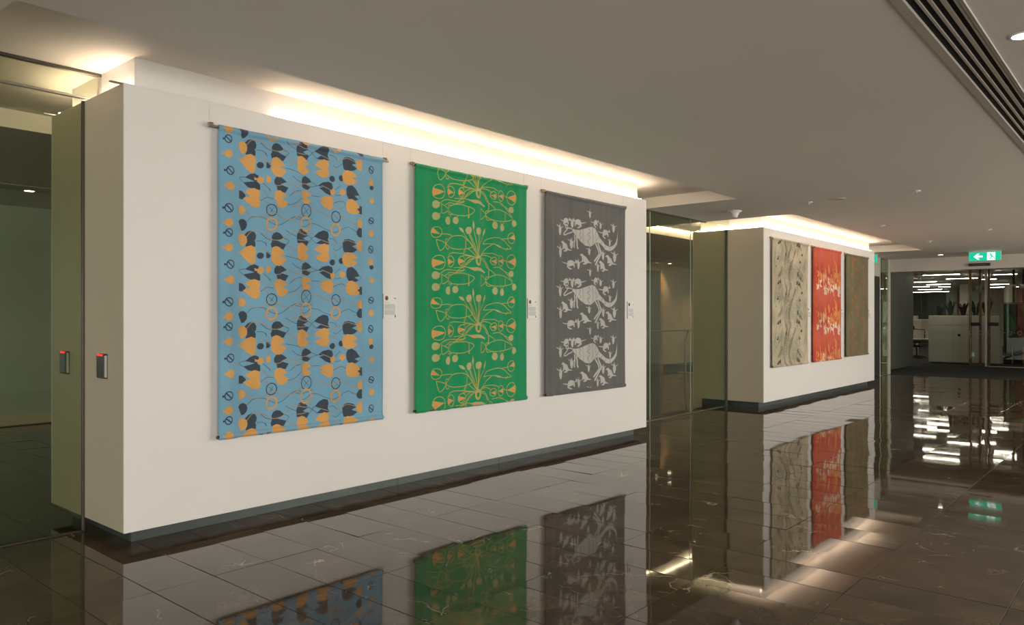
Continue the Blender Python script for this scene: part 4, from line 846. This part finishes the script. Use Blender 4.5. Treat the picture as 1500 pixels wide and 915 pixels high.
# planter cabinet with plants
pl = tag(empty('planter_cabinet', (29.4, 5.35, 0)), 'long off-white planter cabinet with plants on top behind the glass', 'cabinet')
MB().cham(-0.25, 0.25, -1.1, 0.98, 0.04, 1.62, c=0.006).build('body', M['offwhite'], pl)
MB().cham(-0.23, 0.23, -1.08, 0.96, 0.0, 0.04, c=0.002).build('plinth', M['kick'], pl)
for y0, y1 in ((-1.08, -0.40), (-0.39, 0.22), (0.23, 0.90)):
    d_ = MB().cham(-0.265, -0.248, y0, y1, 0.06, 1.28, c=0.003).build('door', M['offwhite'], pl)
    MB().cham(-0.266, -0.248, y0, y1, 1.30, 1.60, c=0.003).build('drawer', M['offwhite'], pl)
MB().cham(-0.27, -0.262, 0.02, 0.10, 0.92, 1.0, c=0.003).build('lock', M['black'], pl)
MB().box(-0.2, 0.2, -1.05, 0.93, 1.615, 1.64).build('soil', M['void'], pl)
def leaf_mesh(L, w, bend, lean, d):
    m = MB(); n = 7
    d = d; cd, sd = math.cos(d), math.sin(d)
    for i in range(n+1):
        t_ = i/n
        out = lean*L*t_ + bend*L*t_*t_
        z = L*t_*(1-0.35*bend*t_*t_*2)
        ww_ = w*(math.sin(math.pi*min(1, 0.12+0.85*t_))**0.8)*(1 if i < n else 0.1)
        for s in (-1, 1): m.v.append((out*cd - s*ww_/2*sd, out*sd + s*ww_/2*cd, z))
        m.v.append((out*cd - 0.01*cd, out*sd - 0.01*sd, z-0.008))
    for i in range(n):
        a = i*3
        for p, q in ((0, 2), (2, 1), (1, 0)): m.f.append((a+p, a+q, a+3+q, a+3+p))
    return m
def plant(x, y0, y1, z, n, h, w, bend, label, mat, seed):
    """a clump whose leaves stay between y0 and y1"""
    rnd = random.Random(seed)
    yc, lim = (y0+y1)/2, (y1-y0)/2-0.006
    t = tag(empty('potted_plant', (x, yc, z)), label, 'plant', 'plants in the office')
    for k in range(n):
        d = 2*math.pi*(k+rnd.uniform(-0.3, 0.3))/n
        m = leaf_mesh(h*rnd.uniform(0.7, 1.05), w*rnd.uniform(0.7, 1.15), bend*rnd.uniform(0.4, 1.1), rnd.uniform(0.08, 0.3), d)
        ox, oy = 0.05*math.cos(d), min(0.07, lim*0.5)*math.sin(d)
        sy_ = min(1.0, (lim-abs(oy))/max(1e-6, max(abs(v[1]) for v in m.v))); sx_ = min(1.0, 0.17/max(1e-6, max(abs(v[0]) for v in m.v)))
        m.v = [(v[0]*sx_, v[1]*sy_, v[2]) for v in m.v]
        o = m.build('leaf', M[mat], t)
        o.location = (ox, oy, 0)
plant(29.4, 5.88, 6.20, 1.63, 8, 0.42, 0.11, 0.1, 'upright dark plant with pointed leaves at the planter cabinet end', 'leaf', 1)
plant(29.4, 5.55, 5.88, 1.63, 10, 0.70, 0.12, 0.5, 'tall dark arching plant in the planter cabinet', 'leaf', 2)
plant(29.4, 4.82, 5.13, 1.63, 10, 0.58, 0.10, 0.25, 'dark green clump between the bronze plant and the timber portal', 'leaf', 3)
plant(29.4, 5.13, 5.55, 1.63, 13, 0.66, 0.09, 0.6, 'bronze tinted spiky plant with arching leaves in the planter cabinet', 'leafred', 4)
plant(29.4, 4.48, 4.82, 1.63, 11, 0.70, 0.12, 0.25, 'upright dark plant behind the timber portal', 'leaf', 5)

# workstation seen past the vestibule wall
dk = tag(empty('office_desk', (33.0, 7.5, 0)), 'pale office desk with a beige screen panel in the office', 'desk')
MB().cham(-0.4, 0.4, -0.9, 1.4, 0.70, 0.735, c=0.004).build('desktop', M['offwhite'], dk)
for x in (-0.34, 0.34):
    for y in (-0.84, 1.34): MB().cham(x-0.03, x+0.03, y-0.03, y+0.03, 0, 0.70, c=0.003).build('leg', M['track'], dk)
MB().cham(0.40, 0.44, -0.9, 1.4, 0.55, 1.45, c=0.006).build('screen_panel', M['officewall'], dk)
MB().cham(0.385, 0.455, -0.93, 1.43, 1.45, 1.49, c=0.004).build('panel_cap', M['board'], dk)
ma = tag(empty('monitor_arm', (33.2, 7.35, 0.735)), 'black monitor arm clamped on the pale office desk', 'monitor arm')
MB().lathe([(0.05, 0), (0.05, 0.02), (0.02, 0.025), (0.018, 0.36)], n=12).build('post', M['black'], ma)
MB().tube([(0, 0, 0.34), (-0.05, 0.24, 0.36), (-0.16, 0.40, 0.40)], 0.016).build('arm', M['black'], ma)
MB().cham(-0.19, -0.16, 0.32, 0.48, 0.34, 0.50, c=0.006).build('mount_plate', M['black'], ma)
tag(MB().cham(32.78, 32.92, 7.05, 7.42, 0.734, 0.755, c=0.006).build('keyboard', M['board']), 'white keyboard on the pale office desk', 'keyboard')
pd = tag(empty('drawer_pedestal', (33.0, 7.95, 0)), 'low off-white drawer pedestal under the office desk', 'pedestal')
MB().cham(-0.28, 0.28, -0.22, 0.22, 0.05, 0.55, c=0.006).build('body', M['offwhite'], pd)
for z in (0.07, 0.32):
    d_ = MB().cham(-0.295, -0.278, -0.21, 0.21, z, z+0.22, c=0.003).build('drawer', M['offwhite'], pd)
    MB().cham(-0.305, -0.294, -0.06, 0.06, z+0.17, z+0.185, c=0.002).build('handle', M['steel'], d_)
for y in (-0.18, 0.18):
    for x in (-0.22, 0.22): MB().lathe([(0.02, 0.0), (0.024, 0.025), (0.02, 0.052)], (x, y, 0), 8).build('castor', M['black'], pd)
ch = tag(empty('office_chair', (32.2, 7.4, 0)), 'black swivel chair at the pale office desk', 'chair')
MB().cham(-0.24, 0.24, -0.24, 0.24, 0.44, 0.51, c=0.03).build('seat', M['black'], ch)
MB().cham(-0.30, -0.25, -0.22, 0.22, 0.60, 0.66, c=0.02).tube([(-0.27, 0, 0.60), (-0.24, 0, 0.45), (-0.05, 0, 0.43)], 0.025).build('backrest', M['black'], ch)
MB().lathe([(0.03, 0.08), (0.03, 0.44)], n=10).build('gas_lift', M['black'], ch)
for k in range(5):
    a = k*2*math.pi/5
    l = MB().tube([(0, 0, 0.10), (0.3*math.cos(a), 0.3*math.sin(a), 0.065)], 0.022).build('base_arm', M['black'], ch)
    MB().lathe([(0.02, 0.0), (0.028, 0.028), (0.02, 0.056)], (0.3*math.cos(a), 0.3*math.sin(a), 0), 8).build('castor', M['black'], l)
tb = tag(empty('planter_box', (34.0, 8.15, 0)), 'off-white planter box standing behind the office desk', 'planter')
MB().cham(-0.2, 0.2, -0.35, 0.6, 0.0, 1.63, c=0.006).build('body', M['offwhite'], tb)
MB().box(-0.18, 0.18, -0.33, 0.58, 1.625, 1.64).build('soil', M['void'], tb)
plant(34.0, 7.82, 8.38, 1.635, 14, 0.28, 0.12, 0.9, 'low bushy plant in the planter box behind the desk', 'leaf', 8)

# office back and partitions
wo = struct(box('wall_office_back', M['officewall'], None, 50, 50.2, -6.4, 12.8, 0, ZC))
for y0, y1, mt in ((9.93, 12.5, 'greywall'), (8.62, 9.36, 'pinkwall'), (9.37, 9.92, 'offwhite'), (7.9, 8.61, 'offwhite')): box('wall_panel', M[mt], wo, 49.9, 50.0, y0, y1, 0.0, ZC)
wp = struct(box('wall_office_side', M['greywall'], None, 37.0, 37.2, 9.0, 12.6, 0, 2.55))
struct(box('wall_office_right', M['officewall'], None, XE, 50.0, -6.4, -6.2, 0, ZC))
struct(box('wall_office_left', M['officewall'], None, XE, 50.0, 12.6, 12.8, 0, ZC))
for x, y0, y1, lb in ((40.5, 7.15, 7.5, 'cream square column in the office behind the plants'), (39.5, 5.2, 5.6, 'cream square column in the office behind the timber portal')):
    c_ = tag(cham('office_column', M['officewall'], None, x, x+0.45, y0, y1, 0, ZC), lb, 'column')
# linear pendants
def pendant(x, y0, y1, z, label):
    L = y1-y0
    t = tag(empty('linear_pendant', (x, (y0+y1)/2, z)), label, 'light', 'linear lights in the office')
    MB().cham(-0.03, 0.03, -L/2, L/2, 0.008, 0.03, c=0.003).build('housing', M['board'], t)
    MB().box(-0.028, 0.028, -L/2+0.01, L/2-0.01, 0.0, 0.0085).build('diffuser', M['tubelight'], t)
    if ZC-z-0.03 > 0.005:
        for s in (-0.4, 0.4): MB().tube([(0, s*L, 0.03), (0, s*L, ZC-z)], 0.003, 6).build('wire', M['steel'], t)
rowl = 'slim white linear light in the row above the office'
for x, y0, y1 in ((28.49, 5.27, 6.36), (31.63, 5.29, 6.29), (33.62, 7.02, 7.82), (36.38, 7.08, 7.98), (38.43, 8.3, 9.2), (39.19, 7.63, 8.1), (42.37, 8.6, 9.67), (46.12, 9.04, 10.87), (29.65, 3.84, 4.51), (32.83, 4.89, 5.38), (38.0, 5.21, 5.9), (41.41, 5.31, 6.43)):
    pendant(x, y0, y1, 2.96, rowl)
for x in (29.5, 32.0, 34.5, 37.0, 40.0):  # extra pendants out of view, added to brighten the office
    pendant(x, 9.6, 12.2, 2.96, 'unseen linear light added on the far side of the vestibule wall')
    pendant(x, -2.6, 1.6, 2.96, 'unseen linear light added beyond the right glass door')

# batten screen and dark screen with green shapes behind the right door
bs = tag(empty('batten_screen', (29.3, 3.3, 0)), 'row of dark vertical battens hanging behind the right glass door', 'batten screen')
y = -1.3
while y < 0.86:
    MB().cham(-0.03, 0.03, y-0.035, y+0.035, 2.02, ZC-0.005, c=0.004).build('batten', M['batten'], bs); y += 0.27
MB().cham(-0.02, 0.02, -1.35, 0.86, 2.0, 2.03, c=0.003).build('bottom_rail', M['batten'], bs)
fs = tag(empty('shape_screen', (29.9, 3.3, 0)), 'dark screen with green shapes standing behind the right glass door', 'screen')
MB().cham(-0.03, 0.03, -1.5, 0.95, 0.0, 2.0, c=0.006).build('panel', M['matteblack'], fs)
mp = lambda u, v, w_: (w_, -u, v)
for nm, pts in (('green_shape', [(-0.9, 0.75), (-0.9, 1.95), (-0.55, 1.2)]), ('green_shape', [(-0.45, 1.95), (-0.05, 1.95), (0.12, 0.72), (-0.25, 0.72)]), ('green_shape', [(0.55, 1.1), (0.9, 0.62), (0.4, 0.6)])):
    MB().prism(pts, mp, -0.042, -0.031).build(nm, M['mattegreen'], fs)  # flat green shapes laid on the dark panel
for k in range(6): MB().cham(-0.05, -0.031, 0.7-k*0.3-0.02, 0.7-k*0.3+0.02, 0.02, 0.6, c=0.003).build('slat', M['timber'], fs)

# standing rail table behind the glass between the display walls
rt = tag(empty('bar_table', (19.0, 10.3, 0)), 'thin steel bar table with bent leg behind the glass screen', 'table')
MB().cham(-2.5, 0.55, -0.22, 0.22, 1.17, 1.195, c=0.004).build('top', M['track'], rt)
for x in (-2.3, 0.42):
    MB().tube([(x+0.08, 0, 1.17), (x-0.10, 0, 0.86), (x-0.11, 0, 0.0)], 0.03, 10).build('bent_leg', M['steel'], rt)
    MB().cham(x-0.25, x+0.03, -0.2, 0.2, 0.0, 0.012, c=0.003).build('foot_plate', M['steel'], rt)
